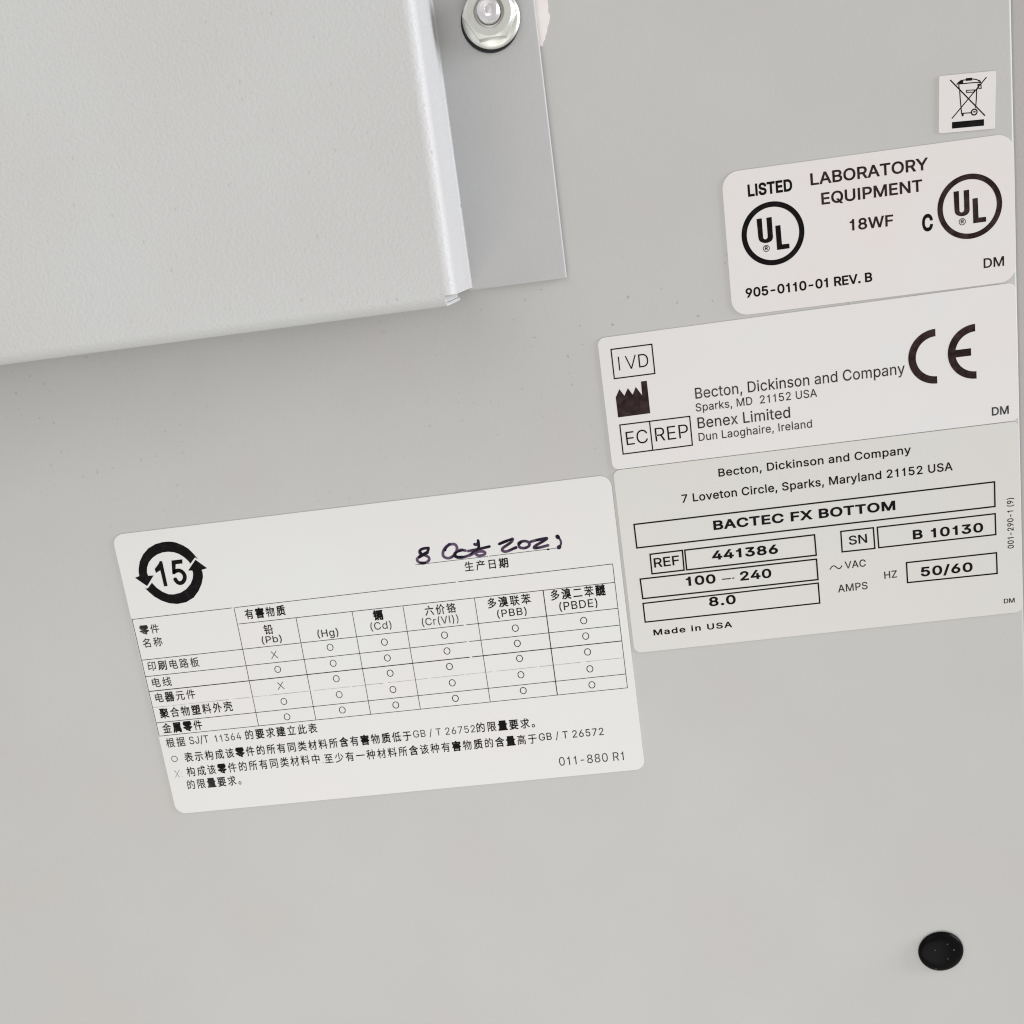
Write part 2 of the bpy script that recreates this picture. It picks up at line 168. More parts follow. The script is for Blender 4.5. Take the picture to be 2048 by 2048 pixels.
印1000|93,37 172,67 457,143 452,212 179,147 179,414 456,414 456,487 179,487 179,675 324,714 455,760 395,820 262,768 103,723 103,183 88,138 60,115|533,770 533,-78 608,-78 608,695 839,695 837,162 818,153 685,155 715,74 855,84 898,108 913,153 914,770
刷1000|647,736 647,173 718,173 718,736|847,821 847,12 833,-2 693,-1 718,-79 815,-76 878,-64 910,-35 919,-2 920,821|192,417 192,30 250,30 250,353 346,353 346,-78 411,-78 411,353 515,353 515,107 507,98 430,99 451,37 540,45 561,56 576,84 578,417 411,417 411,520 574,520 574,783 106,783 105,371 94,211 60,53 29,-18 86,-61 119,16 143,101 168,279 174,520 346,520 346,417|174,715 503,715 503,588 174,588
电1000|452,408 452,264 204,264 204,408|531,408 788,408 788,264 531,264|452,478 204,478 204,621 452,621|531,478 531,621 788,621 788,478|126,695 126,129 204,129 204,191 452,191 455,33 465,-5 482,-33 510,-51 597,-63 818,-63 865,-58 900,-44 925,-17 943,21 962,142 887,176 869,46 856,26 838,16 576,14 544,26 532,58 531,191 865,191 865,695 531,695 531,838 452,838 452,695
路1000|156,732 345,732 345,556 156,556|38,42 51,-31 438,64 431,131 299,100 299,279 405,279 441,229 501,258 501,-78 571,-78 571,-41 823,-41 823,-75 894,-75 894,256 926,241 973,304 847,368 743,452 829,575 891,720 844,741 636,738 668,823 597,841 576,781 521,669 452,572 414,532 414,798 89,798 89,490 231,490 231,84 153,66 153,396 89,396 89,52|571,25 571,218 823,218 823,25|797,672 752,583 695,504 639,579 596,655 605,672|546,283 624,337 697,402 766,339 845,283|650,454 542,364 424,298 424,346 299,346 299,490 414,490 414,522 467,477 558,592
板1000|197,840 197,647 58,647 58,577 191,577 124,366 64,244 32,197 71,125 138,255 197,421 197,-79 267,-79 267,456 339,309 385,366 267,546 267,577 387,577 387,647 267,647 267,840|879,821 821,801 674,771 428,746 427,418 409,231 387,135 354,44 306,-40 368,-82 416,2 450,95 475,193 490,292 501,476 531,476 586,298 664,144 559,48 440,-19 486,-80 604,-11 708,82 802,-13 915,-82 967,-18 851,47 756,141 822,251 850,313 895,454 911,533 864,547 501,544 501,685 731,711 871,741 929,761|827,476 779,329 710,204 645,332 598,476
线1000|54,54 70,-18 398,80 387,144|704,780 783,736 849,689 893,736 827,781 748,822|72,423 232,452 115,300 77,262 54,251 78,182 145,204 384,255 384,318 185,282 297,429 401,592 338,630 275,519 148,506 235,647 309,804 239,837 191,718 140,617 83,526 47,494|887,349 817,259 728,178 688,367 943,415 931,481 679,434 666,566 915,604 903,670 662,634 658,842 584,842 591,623 433,600 445,532 595,555 608,421 413,385 425,317 617,353 638,235 666,133 530,57 381,0 428,-62 565,-5 691,66 736,-11 792,-60 857,-77 912,-64 931,-46 945,-19 963,68 907,108 900,39 887,5 865,-4 844,-1 804,26 753,110 862,208 950,319
器1000|196,730 366,730 366,589 196,589|622,730 802,730 802,589 622,589|614,484 740,420 452,420 511,518 437,532 437,795 128,795 128,524 431,524 364,420 52,420 52,353 298,353 180,268 30,198 72,141 128,165 128,-80 198,-80 198,-51 365,-51 365,-74 437,-74 437,229 246,229 328,289 396,353 582,353 654,287 739,229 555,229 555,-80 624,-80 624,-51 802,-51 802,-74 875,-74 875,164 924,148 972,208 811,266 716,321 675,353 949,353 949,420 774,420 801,449 734,489 653,524|553,795 553,524 875,524 875,795|198,15 198,163 365,163 365,15|624,15 624,163 802,163 802,15
元1000|147,762 147,690 857,690 857,762|59,482 59,408 314,408 286,232 256,155 209,86 141,28 48,-19 95,-77 197,-24 272,42 325,120 360,207 382,304 394,408 583,408 583,50 593,-18 606,-39 627,-52 657,-60 842,-62 880,-58 909,-43 929,-17 943,24 958,157 887,190 876,42 867,22 854,12 689,10 663,24 659,408 942,408 942,482
聚1000|390,251 227,205 44,170 102,117 160,129 343,178 455,216|797,395 473,356 110,339 149,274 464,296 464,108 409,136 236,64 33,11 97,-46 285,13 464,91 464,-90 539,-90 539,157 591,111 713,35 781,5 929,-39 974,22 812,64 672,131 793,188 909,253 849,293 741,228 619,168 539,251 539,303 849,348|400,742 400,684 203,684 203,742|531,621 687,536 610,486 527,449 528,488 468,482 468,742 531,742 531,798 57,798 57,742 135,742 135,449 39,441 49,383 400,421 400,373 468,373 468,429 511,434 546,386 650,434 747,500 891,395 939,447 797,546 868,635 921,742 875,762 542,759 542,698 828,698 788,636 739,580 576,665|400,636 400,578 203,578 203,636|400,529 400,475 203,456 203,529
合1000|517,843 459,767 390,696 311,631 225,572 134,521 40,479 94,413 248,494 248,444 753,444 753,511 916,422 969,490 816,563 676,653 551,764 583,809|277,513 399,605 506,710 623,602 749,513|196,324 196,-78 272,-78 272,-22 738,-22 738,-74 817,-74 817,324|272,48 272,256 738,256 738,48
塑1000|87,595 87,406 228,406 172,343 71,288 117,235 167,259 242,313 268,343 304,406 433,406 433,378 496,378 496,595 433,595 433,469 320,469 324,640 531,640 531,702 398,702 462,810 396,831 327,702 212,702 252,723 182,833 126,807 191,702 47,702 47,640 256,640 251,469 149,469 149,595|842,735 842,643 648,643 648,735|459,260 459,192 150,192 150,126 459,126 459,15 46,15 46,-51 955,-51 955,15 537,15 537,126 850,126 850,192 537,192 536,260 595,340 630,432 842,432 839,322 725,319 747,253 847,257 879,265 899,279 910,302 913,334 913,797 580,797 579,549 562,443 544,391 515,340 475,294 532,260|842,585 842,492 641,492 648,585
料1000|54,762 89,647 108,540 168,555 147,662 109,777|377,780 311,553 360,537 443,763|516,717 605,654 674,589 714,646 643,709 554,769|465,465 557,406 632,345 669,405 594,464 500,518|47,504 47,434 188,434 118,262 31,121 70,48 143,175 208,333 208,-79 278,-79 278,334 379,162 429,221 278,420 278,434 442,434 442,504 278,504 278,837 208,837 208,504|440,203 453,134 765,191 765,-79 837,-79 837,204 966,227 954,296 837,275 837,840 765,840 765,262
外1000|231,841 186,671 156,591 83,453 39,396 103,348 181,469 245,616 436,616 404,467 358,339 208,448 163,398 325,272 287,210 199,104 149,61 38,-10 101,-72 203,-4 294,86 373,197 439,331 490,490 525,674 473,690 269,687 306,827|611,840 611,-79 689,-79 689,467 810,359 904,258 966,311 853,422 716,537 689,516 689,840
壳1000|80,454 80,252 150,252 150,389 847,389 847,252 920,252 920,454|460,841 460,753 63,753 63,685 460,685 460,593 139,593 139,528 863,528 863,593 538,593 538,685 940,685 940,753 538,753 538,841|299,312 299,188 295,147 281,108 252,71 204,37 132,6 33,-21 70,-86 179,-54 259,-15 314,30 350,79 368,131 373,244 631,244 633,-6 653,-50 672,-62 735,-70 865,-70 918,-58 935,-40 948,-12 961,78 895,106 886,17 870,-1 729,-2 708,9 705,312
金1000|198,218 253,123 291,34 356,62 317,150 260,242|733,243 628,57 685,33 804,215|499,849 444,777 377,712 300,652 214,601 124,557 30,522 82,453 241,526 241,470 458,470 458,334 113,334 113,265 458,265 458,18 68,18 68,-51 934,-51 934,18 537,18 537,265 888,265 888,334 537,334 537,470 758,470 758,533 919,457 972,522 815,587 665,677 544,782 569,818|746,540 266,540 392,627 501,729 614,628
属1000|214,736 811,736 811,647 214,647|140,796 139,419 123,233 104,138 74,47 32,-36 98,-74 142,14 173,111 194,213 212,414 214,587 886,587 886,796|360,381 537,381 537,310 360,310|605,381 787,381 787,310 605,310|668,120 698,76 605,73 605,150 832,150 831,-20 809,-26 724,-25 743,-79 858,-74 890,-58 900,-39 902,204 605,204 605,261 858,261 858,429 605,429 605,488 843,517 798,563 558,536 271,524 287,475 537,483 537,429 292,429 292,261 537,261 537,204 252,204 252,-81 321,-81 321,150 537,150 537,71 361,65 365,8 729,26 755,-22 802,-4 778,38 713,134
铅1000|479,352 479,-82 550,-82 550,-21 816,-21 816,-78 889,-78 889,352|550,46 550,287 816,287 816,46|521,790 519,631 500,539 479,493 447,450 403,409 455,361 503,407 539,458 564,512 587,621 589,722 770,722 771,474 784,431 818,410 960,413 954,470 855,466 842,474 839,790|181,838 117,704 29,596 68,526 122,586 171,658 421,658 421,727 209,727 249,818|56,344 56,275 209,275 206,50 189,12 154,-24 194,-78 246,-43 424,52 411,115 280,50 280,275 411,275 411,344 280,344 280,479 393,479 393,547 102,547 102,479 209,479 209,344
镉1000|510,619 829,619 829,525 510,525|445,674 445,470 897,470 897,674|392,795 392,730 952,730 952,795|173,837 112,703 29,595 68,525 119,584 165,654 372,654 372,726 203,726 241,818|172,-74 220,-37 381,60 366,124 251,60 251,275 374,275 374,344 251,344 251,479 364,479 364,547 105,547 105,479 179,479 179,344 53,344 53,275 179,275 177,37 166,11 142,-9|766,339 689,194 507,194 507,141 634,141 634,-58 698,-58 698,141 831,141 831,194 746,194 820,316|522,321 599,194 649,218 571,341|400,414 400,-80 465,-80 465,355 869,355 869,-9 855,-17 777,-17 796,-80 880,-76 907,-68 925,-54 936,-5 936,414
六1000|57,575 57,498 946,498 946,575|308,382 187,163 92,33 44,-22 119,-74 262,123 391,356|604,357 753,133 873,-68 951,-25 825,173 675,390|407,810 500,597 581,629 484,835
价1000|723,451 723,-78 800,-78 800,451|440,450 439,261 416,141 389,78 346,18 284,-36 339,-88 407,-25 455,43 486,113 504,183 513,251 515,450|597,842 526,710 475,643 413,579 341,518 257,464 304,406 372,450 489,550 538,604 618,716 660,657 757,546 864,455 918,419 970,479 852,559 743,665 655,784 676,829|268,839 239,764 168,620 83,493 37,440 81,366 166,475 166,-80 241,-80 241,599 340,818
铬1000|179,837 118,703 35,595 74,525 125,584 171,654 407,654 407,726 209,726 247,818|194,-73 246,-38 424,55 411,119 272,52 272,275 398,275 398,344 272,344 272,479 381,479 381,547 111,547 111,479 201,479 201,344 59,344 59,275 201,275 199,38 188,12 163,-8|478,296 478,-71 549,-71 549,-21 827,-21 827,-69 899,-69 899,296|549,46 549,229 827,229 827,46|836,676 771,586 689,509 619,582 566,665 573,676|584,853 560,797 500,691 427,599 387,561 434,502 525,605 574,534 634,469 518,405 394,359 426,290 562,346 689,423 813,344 953,286 983,355 856,400 744,465 854,580 912,670 936,719 892,747 611,744 652,833
多1000|456,842 374,756 320,712 188,630 111,594 163,541 289,609 397,685 679,685 591,598 481,524 353,613 298,574 415,489 248,423 78,381 114,314 246,348 378,396 505,457 620,532 719,622 796,726 747,756 473,753 539,824|619,493 523,392 459,342 297,249 200,210 247,153 419,236 560,332 833,332 776,259 706,196 624,142 500,242 438,206 555,106 482,76 326,30 75,-9 106,-82 282,-54 450,-11 606,50 743,132 858,239 944,373 894,404 636,400 702,475
溴1000|92,772 198,719 285,662 330,727 242,781 136,829|36,509 140,459 226,404 270,468 182,519 79,566|63,-10 133,-58 187,45 289,269 228,316 145,139|435,572 797,572 797,500 435,500|435,449 797,449 797,376 435,376|435,695 797,695 797,624 435,624|584,310 570,231 304,231 304,162 544,162 515,115 479,76 435,42 384,15 259,-23 299,-83 432,-38 487,-7 534,30 574,74 606,125 637,73 677,28 725,-8 782,-37 923,-75 967,-12 826,18 770,43 724,75 687,115 659,162 939,162 939,231 840,231 869,261 761,322 870,322 870,749 629,749 672,826 589,841 553,749 365,749 365,322 744,322 708,287 808,231 644,231 656,303
联1000|485,794 543,714 584,638 648,672 606,747 546,824|810,824 761,726 703,632 453,632 453,563 636,563 636,442 635,381 428,381 428,311 627,311 595,194 564,134 522,75 465,18 392,-36 449,-88 508,-43 598,51 631,100 677,199 738,84 776,34 865,-48 916,-79 966,-17 906,16 853,60 806,112 766,172 707,311 956,311 956,381 710,381 711,563 918,563 918,632 781,632 887,801|38,135 53,63 313,108 313,-80 379,-80 379,120 462,134 458,199 379,187 379,729 423,729 423,797 47,797 47,729 101,729 101,144|169,729 313,729 313,587 169,587|169,524 313,524 313,381 169,381|169,317 313,317 313,176 169,154
苯1000|639,840 639,753 357,753 357,840 283,840 283,753 62,753 62,684 283,684 283,588 357,588 357,684 639,684 639,588 713,588 713,684 941,684 941,753 713,753 713,840|462,628 462,518 62,518 62,449 388,449 342,381 228,254 98,150 31,111 85,52 155,98 293,217 356,287 462,441 462,161 236,161 236,93 462,93 462,-77 537,-77 537,93 766,93 766,161 537,161 537,443 586,368 706,226 842,108 911,62 966,124 902,162 773,262 659,384 612,449 939,449 939,518 537,518 537,628
二1000|141,697 141,616 860,616 860,697|57,104 57,20 945,20 945,104
醚1000|400,739 452,639 489,546 546,572 509,663 454,761|569,759 610,646 636,543 692,561 664,662 621,773|888,782 824,559 873,544 944,764|728,837 728,501 571,501 571,438 704,438 640,293 559,178 593,114 666,218 728,352 728,38 791,38 791,362 908,133 957,187 800,438 941,438 941,501 791,501 791,837|537,496 401,496 401,436 475,436 475,82 423,43 369,-18 417,-80 466,-4 496,27 509,31 531,23 613,-36 699,-65 770,-70 954,-64 970,7 832,-2 705,1 625,25 537,84|117,161 316,161 316,56 117,56|117,219 117,288 140,268 162,297 189,363 200,429 201,545 238,545 242,347 256,332 316,328 316,219|46,795 46,734 153,734 153,608 69,608 69,-72 117,-72 117,-5 316,-5 316,-59 366,-59 366,608 289,608 289,734 382,734 382,795|203,608 203,734 239,734 239,608|117,301 117,545 163,545 162,436 155,381 134,327|278,545 316,545 316,369 279,373
根1000|203,840 203,647 50,647 50,577 196,577 128,367 67,245 35,197 75,124 143,250 203,411 203,-79 272,-79 272,437 344,296 390,350 272,529 272,577 391,577 391,647 272,647 272,840|804,546 804,422 504,422 504,546|804,609 504,609 504,730 804,730|433,-80 491,-57 690,0 687,65 504,22 504,356 603,356 633,260 671,172 717,94 773,27 838,-29 913,-73 965,-8 852,58 763,153 935,271 885,324 729,207 668,356 877,356 877,796 430,796 430,44 421,2 401,-16
据1000|484,238 484,-81 550,-81 550,-40 858,-40 858,-77 927,-77 927,238 734,238 734,362 958,362 958,427 734,427 734,537 923,537 923,796 395,796 394,410 377,227 358,134 326,45 282,-37 344,-79 381,-14 432,131 447,209 464,362 663,362 663,238|468,731 851,731 851,603 468,603|468,537 663,537 663,427 467,427|550,22 550,174 858,174 858,22|167,839 167,638 42,638 42,568 167,568 167,349 29,309 49,235 167,273 167,8 150,-4 56,-4 77,-73 173,-68 203,-59 223,-44 234,-21 237,14 237,296 352,334 341,403 237,370 237,568 350,568 350,638 237,638 237,839
的1000|552,423 638,301 705,189 769,229 698,338 610,456|240,842 199,679 87,679 87,-54 156,-54 156,25 435,25 435,679 268,679 321,828|156,612 366,612 366,401 156,401|156,93 156,335 366,335 366,93|598,844 534,643 476,527 443,479 506,436 555,517 600,613 856,613 842,290 833,181 810,52 796,24 770,8 604,13 629,-59 795,-59 835,-42 859,-19 877,15 891,73 912,279 929,682 627,682 670,828
要1000|672,232 612,154 532,93 310,141 378,232|119,645 119,386 386,386 336,298 54,298 54,232 291,232 186,101 433,49 266,9 59,-13 90,-78 344,-43 481,-3 541,22 717,-29 860,-80 924,-22 623,71 699,142 755,232 947,232 947,298 422,298 466,375 420,386 888,386 888,645 647,645 647,730 930,730 930,797 69,797 69,730 342,730 342,645|413,730 576,730 576,645 413,645|190,583 342,583 342,447 190,447|413,583 576,583 576,447 413,447|647,583 814,583 814,447 647,447
求1000|117,501 212,404 283,309 344,354 270,447 174,540|43,89 90,21 460,242 460,22 454,2 434,-4 280,-2 308,-82 447,-77 505,-60 526,-37 536,-2 537,420 636,247 696,172 761,105 834,49 912,4 967,69 914,95 815,164 769,205 687,299 793,398 896,508 832,554 746,453 648,355 586,467 552,546 537,599 939,599 939,672 816,672 859,721 775,778 674,834 629,786 725,730 806,672 537,672 537,838 460,838 460,672 65,672 65,599 460,599 460,320
建1000|394,755 394,695 581,695 581,620 330,620 330,561 581,561 581,483 387,483 387,422 581,422 581,345 379,345 379,288 581,288 581,209 337,209 337,149 581,149 581,49 652,49 652,149 937,149 937,209 652,209 652,288 899,288 899,345 652,345 652,422 876,422 876,561 945,561 945,620 876,620 876,755 652,755 652,840 581,840 581,755|652,561 809,561 809,483 652,483|652,620 652,695 809,695 809,620|97,393 104,404 135,425 258,425 234,300 200,193 163,260 134,343 78,322 119,213 169,126 109,37 37,-30 92,-80 160,-15 218,70 274,26 337,-7 406,-30 482,-45 653,-55 933,-55 962,14 654,13 496,22 425,36 360,58 301,90 249,132 301,289 334,483 292,493 192,492 267,617 338,758 290,789 266,778 64,778 64,711 237,711 129,515 97,474 66,454
立1000|97,651 97,576 906,576 906,651|236,505 292,286 331,81 410,101 369,304 310,522|428,826 477,663 554,686 501,846|691,522 624,274 541,38 54,38 54,-37 947,-37 947,38 622,38 703,264 776,507
此1000|44,13 58,-67 536,23 531,98 388,72 388,459 531,459 531,531 388,531 388,840 312,840 312,58 199,39 199,637 125,637 125,26|581,840 581,90 591,6 605,-19 628,-36 658,-44 852,-47 891,-42 920,-27 941,1 956,42 971,170 899,204 886,61 864,28 677,30 668,37 661,65 660,399 806,476 937,561 875,622 779,548 660,475 660,840
表1000|252,-79 325,-48 591,38 579,104 335,31 335,251 420,315 492,385 536,285 591,195 656,117 732,50 819,-5 917,-46 967,19 829,77 714,162 908,302 846,346 672,207 612,291 566,385 934,385 934,450 536,450 536,539 858,539 858,601 536,601 536,686 902,686 902,751 536,751 536,840 460,840 460,751 105,751 105,686 460,686 460,601 156,601 156,539 460,539 460,450 65,450 65,385 397,385 346,343 227,267 36,183 86,122 258,203 256,37 245,10 219,-11
示1000|234,351 210,295 149,188 75,95 35,56 104,11 219,153 311,330|684,320 788,160 859,10 934,44 860,193 753,349|149,766 149,692 853,692 853,766|60,523 60,449 461,449 460,12 456,3 437,-2 284,0 311,-79 475,-71 510,-59 531,-37 542,18 542,449 941,449 941,523
构1000|516,840 451,645 392,533 357,487 419,441 469,517 514,606 862,606 847,277 839,167 817,37 804,8 782,-6 644,-2 667,-77 760,-79 826,-71 850,-59 871,-37 888,-3 901,55 921,264 938,676 543,676 590,824|632,376 682,258 505,227 570,365 626,517 554,538 520,423 481,325 438,235 407,205 430,138 490,157 703,202 724,130 784,155 744,269 687,396|199,840 199,647 50,647 50,577 192,577 124,367 64,245 32,197 72,124 140,251 199,413 199,-79 271,-79 271,438 347,293 394,348 271,530 271,577 387,577 387,647 271,647 271,840
成1000|544,839 549,670 128,670 127,321 113,173 97,99 72,28 36,-37 99,-87 139,-16 168,63 187,147 199,232 206,395 389,395 381,211 373,156 363,140 348,134 229,138 250,68 356,66 405,75 431,96 447,145 463,465 206,465 206,597 554,597 581,367 628,172 521,69 396,-13 451,-75 560,1 658,92 709,3 770,-53 804,-68 841,-73 876,-69 903,-54 924,-27 940,15 959,148 894,189 879,47 871,22 860,8 847,4 822,9 775,45 754,75 714,159 814,316 890,500 815,519 759,375 686,247 652,408 630,597 951,597 951,670 626,670 622,839|671,790 770,731 850,670 897,722 815,780 716,836
该1000|115,786 193,698 255,615 312,663 249,744 170,828|46,529 46,456 205,456 203,62 187,23 156,-14 198,-69 242,-28 394,84 372,148 278,83 278,529|589,826 640,709 360,709 360,639 576,639 451,475 430,460 381,444 406,371 464,382 661,398 524,284 363,196 406,137 499,185 586,242 666,307 738,377 801,453 853,532 780,557 721,466 529,455 662,639 943,639 943,709 722,709 699,775 662,845|861,381 803,298 730,219 643,147 545,82 437,26 322,-20 367,-84 543,-4 700,97 888,-69 946,-20 754,141 855,241 938,351
所1000|534,739 534,406 527,258 514,181 491,105 455,33 404,-32 462,-82 518,-11 558,69 585,154 601,241 611,429 766,429 766,-77 841,-77 841,429 958,429 958,501 611,501 611,684 786,717 939,764 888,828 727,776|172,361 172,521 370,521 370,361|441,819 285,772 98,741 94,250 75,102 56,31 29,-34 90,-82 115,-27 149,97 170,293 442,293 442,589 172,589 172,685 342,713 489,756
同1000|248,612 248,547 756,547 756,612|368,378 632,378 632,188 368,188|299,442 299,51 368,51 368,124 702,124 702,442|88,788 88,-82 161,-82 161,717 840,717 839,8 824,-8 678,-8 705,-81 834,-76 872,-67 897,-51 910,-24 914,15 914,788
类1000|746,822 645,680 706,657 824,797|181,789 243,719 287,650 354,683 308,750 244,818|460,839 460,645 72,645 72,576 400,576 355,535 245,464 119,410 53,391 101,329 235,381 298,416 412,499 460,547 460,379 535,379 535,529 731,426 892,332 929,394 582,576 933,576 933,645 535,645 535,839|463,357 443,249 67,249 67,179 416,179 386,135 347,96 294,61 228,32 146,8 46,-11 85,-80 198,-55 291,-23 365,16 423,61 466,113 498,172 542,107 596,51 660,5 735,-32 820,-60 916,-80 963,-10 797,25 728,53 667,88 616,130 574,179 936,179 936,249 523,249 542,357
材1000|777,839 777,625 477,625 477,553 752,553 710,474 604,320 482,190 419,141 472,79 528,126 636,242 687,308 777,449 776,14 771,4 752,-2 604,-2 630,-79 789,-69 823,-57 844,-36 855,23 855,553 959,553 959,625 855,625 855,839|227,840 227,626 60,626 60,553 217,553 195,483 135,343 64,223 26,175 68,103 153,236 227,405 227,-79 302,-79 302,437 418,275 466,339 302,527 302,553 440,553 440,626 302,626 302,840
含1000|400,584 484,528 551,472 607,517 537,571 453,624|178,259 178,-79 254,-79 254,-31 743,-31 743,-77 821,-77 821,259 641,259 796,434 741,463 729,458 187,458 187,391 666,391 545,259|254,35 254,193 743,193 743,35|501,844 447,774 380,710 303,652 219,601 129,557 36,522 87,455 242,526 315,569 447,671 504,728 560,671 693,570 841,491 917,463 969,529 809,588 661,675 545,777 569,810
低1000|578,131 629,29 666,-64 725,-43 633,148|265,836 235,758 159,610 70,480 22,426 64,351 168,484 168,-78 239,-78 239,601 336,815|363,-84 414,-62 590,-9 588,54 447,18 447,385 676,385 716,147 745,57 781,-12 824,-55 874,-71 911,-55 928,-31 956,57 967,124 912,162 903,83 890,34 873,18 846,31 822,66 800,122 780,195 749,385 951,385 951,456 741,456 724,727 910,778 846,838 633,779 376,732 376,40 362,-2 335,-21|669,456 447,456 447,676 653,712
于1000|124,769 124,694 470,694 470,441 55,441 55,366 470,366 467,14 440,3 259,4 290,-75 475,-66 513,-54 537,-32 549,30 549,366 946,366 946,441 549,441 549,694 876,694 876,769
限1000|92,799 92,-78 159,-78 159,731 304,731 225,505 257,466 297,394 313,330 311,258 301,237 279,225 204,223 223,157 300,160 335,172 355,189 378,244 380,326 364,396 325,472 293,513 392,773 343,802|811,546 811,422 516,422 516,546|811,609 516,609 516,730 811,730|439,-80 497,-56 696,0 693,68 516,25 516,356 612,356 641,260 678,173 723,95 777,28 841,-29 914,-73 965,-8 856,58 771,152 943,271 894,324 738,206 704,278 678,356 883,356 883,796 442,796 442,53 430,5 406,-18
量1000|250,665 747,665 747,610 250,610|250,763 747,763 747,709 250,709|177,808 177,565 822,565 822,808|52,522 52,465 949,465 949,522|230,273 462,273 462,215 230,215|535,273 777,273 777,215 535,215|230,373 462,373 462,317 230,317|535,373 777,373 777,317 535,317|47,3 47,-55 955,-55 955,3 535,3 535,61 873,61 873,114 535,114 535,169 851,169 851,420 159,420 159,169 462,169 462,114 131,114 131,61 462,61 462,3
中1000|458,840 458,661 96,661 96,186 171,186 171,248 458,248 458,-79 537,-79 537,248 825,248 825,191 902,191 902,661 537,661 537,840|171,322 171,588 458,588 458,322|825,322 537,322 537,588 825,588
至1000|146,423 274,438 783,463 845,391 910,437 795,554 653,670 594,631 719,525 254,507 349,603 442,714 917,714 917,785 77,785 77,714 343,714 206,559 154,512 122,497|460,415 460,285 142,285 142,215 460,215 460,30 54,30 54,-41 948,-41 948,30 537,30 537,215 864,215 864,285 537,285 537,415
少1000|228,682 149,512 53,366 118,330 214,482 299,662|703,653 806,489 889,338 953,375 869,523 764,683|762,322 688,232 593,158 478,98 346,51 197,17 33,-7 69,-79 239,-51 393,-11 531,41 651,109 751,191 830,291|449,840 449,223 523,223 523,840
一1000|44,431 44,349 960,349 960,431
种1000|653,556 653,318 512,318 512,556|728,556 866,556 866,318 728,318|653,838 653,629 441,629 441,184 512,184 512,245 653,245 653,-78 728,-78 728,245 866,245 866,190 939,190 939,629 728,629 728,838|367,826 220,780 46,745 68,687 207,710 207,558 46,558 46,488 196,488 118,313 23,172 60,103 138,220 207,367 207,-78 280,-78 280,384 370,241 415,299 280,466 280,488 408,488 408,558 280,558 280,725 412,766
高1000|286,559 719,559 719,468 286,468|211,614 211,413 797,413 797,614|441,826 470,736 59,736 59,670 937,670 937,736 553,736 513,843|96,357 96,-79 168,-79 168,294 830,294 828,-10 813,-16 711,-15 735,-72 854,-67 881,-57 897,-42 905,0 905,357|281,235 281,-21 352,-21 352,29 706,29 706,235|352,179 638,179 638,85 352,85
。1000|194,244 154,239 118,223 87,199 63,169 47,132 42,92 47,51 63,15 87,-16 118,-40 154,-56 194,-61 235,-56 271,-40 302,-16 326,15 342,51 347,92 342,132 326,169 302,199 271,223 235,239|194,-10 167,-6 123,20 97,65 93,92 97,119 123,163 167,189 194,193 221,189 266,163 292,119 296,92 292,65 266,20 221,-6
 188|
"""
FONT = {}
for _l in GLYPHS.strip('\n').split('\n'):
    _p = _l.split('|')
    _cs = [[tuple(int(v) for v in q.split(',')) for q in c.split(' ')] for c in _p[1:] if c]
    FONT[_l[0]] = (int(_p[0][1:]), _cs)
CAP = 509.0
# plain grotesque forms without feet
FONT['1'] = (392, [[(188, 0), (188, 362), (88, 362), (88, 402), (140, 414), (178, 445), (198, 509), (253, 509), (253, 0)]])
FONT['I'] = (200, [[(68, 0), (68, 509), (133, 509), (133, 0)]])
FONT['l'] = (168, [[(54, 0), (54, 525), (115, 525), (115, 0)]])


def area(c):
    return 0.5 * sum(c[i][0] * c[(i + 1) % len(c)][1] - c[(i + 1) % len(c)][0] * c[i][1] for i in range(len(c)))


def offset(c, d):
    """push an outline to the left of its direction by d"""
    n = len(c)
    out = []
    for i in range(n):
        a, b, e = Vector(c[i - 1]), Vector(c[i]), Vector(c[(i + 1) % n])
        u, v = (b - a), (e - b)
        if u.length < 1e-9 or v.length < 1e-9:
            out.append(tuple(b))
            continue
        u.normalize()
        v.normalize()
        n1, n2 = Vector((-u.y, u.x)), Vector((-v.y, v.x))
        k = 1 + n1.dot(n2)
        w = (n1 + n2) / max(k, 0.45)
        out.append((b.x + w.x * d, b.y + w.y * d))
    return out


def fill(contours, extra=()):
    """flat mesh (verts, triangles) of the area inside a set of outlines, united with extra shapes"""
    vs, fs, sg = [], [], []
    for k_, c in enumerate(list(contours) + list(extra)):
        if len(c) < 3:
            continue
        a = area(c)
        if abs(a) < 1e-12:
            continue
        c = list(c)
        if a < 0:
            c.reverse()
        k = len(vs)
        vs += [Vector((p[0], p[1])) for p in c]
        fs.append(list(range(k, k + len(c))))
        sg.append((1 if a > 0 else -1) if k_ < len(contours) else 1000)
    r = delaunay_2d_cdt(vs, [], fs, 0, 1e-6)
    tris = []
    for f, o in zip(r[2], r[5]):
        if sum(sg[i] for i in o) != 0:
            tris.append(tuple(f))
    return [(v.x, v.y) for v in r[0]], tris


_gcache = {}
DENSE = set('零量属塑害溴镉醚聚刷要建质期器含')


def glyph(ch, bold):
    key = (ch, bold)
    if key not in _gcache:
        cs = FONT[ch][1]
        cjk = ord(ch) > 0x2000
        if cs and sum(area(c) for c in cs) > 0:
            cs = [list(reversed(c)) for c in cs]
        b = bold
        if cjk and ch in DENSE:                       # thermal print: dense characters ran together
            b += 26 if ch in '零量属害器镉醚' else 13
        ex = []
        if b < 0:
            cs = [offset(c, b) for c in cs]
        elif b > 0:                                   # swell: a band along every outline
            for c in cs:
                ex += [q for q in stroke_contours(c, 2 * b, True) if abs(area(q)) > 1]
        _gcache[key] = fill(cs, ex) if cs else ([], [])
    return _gcache[key]


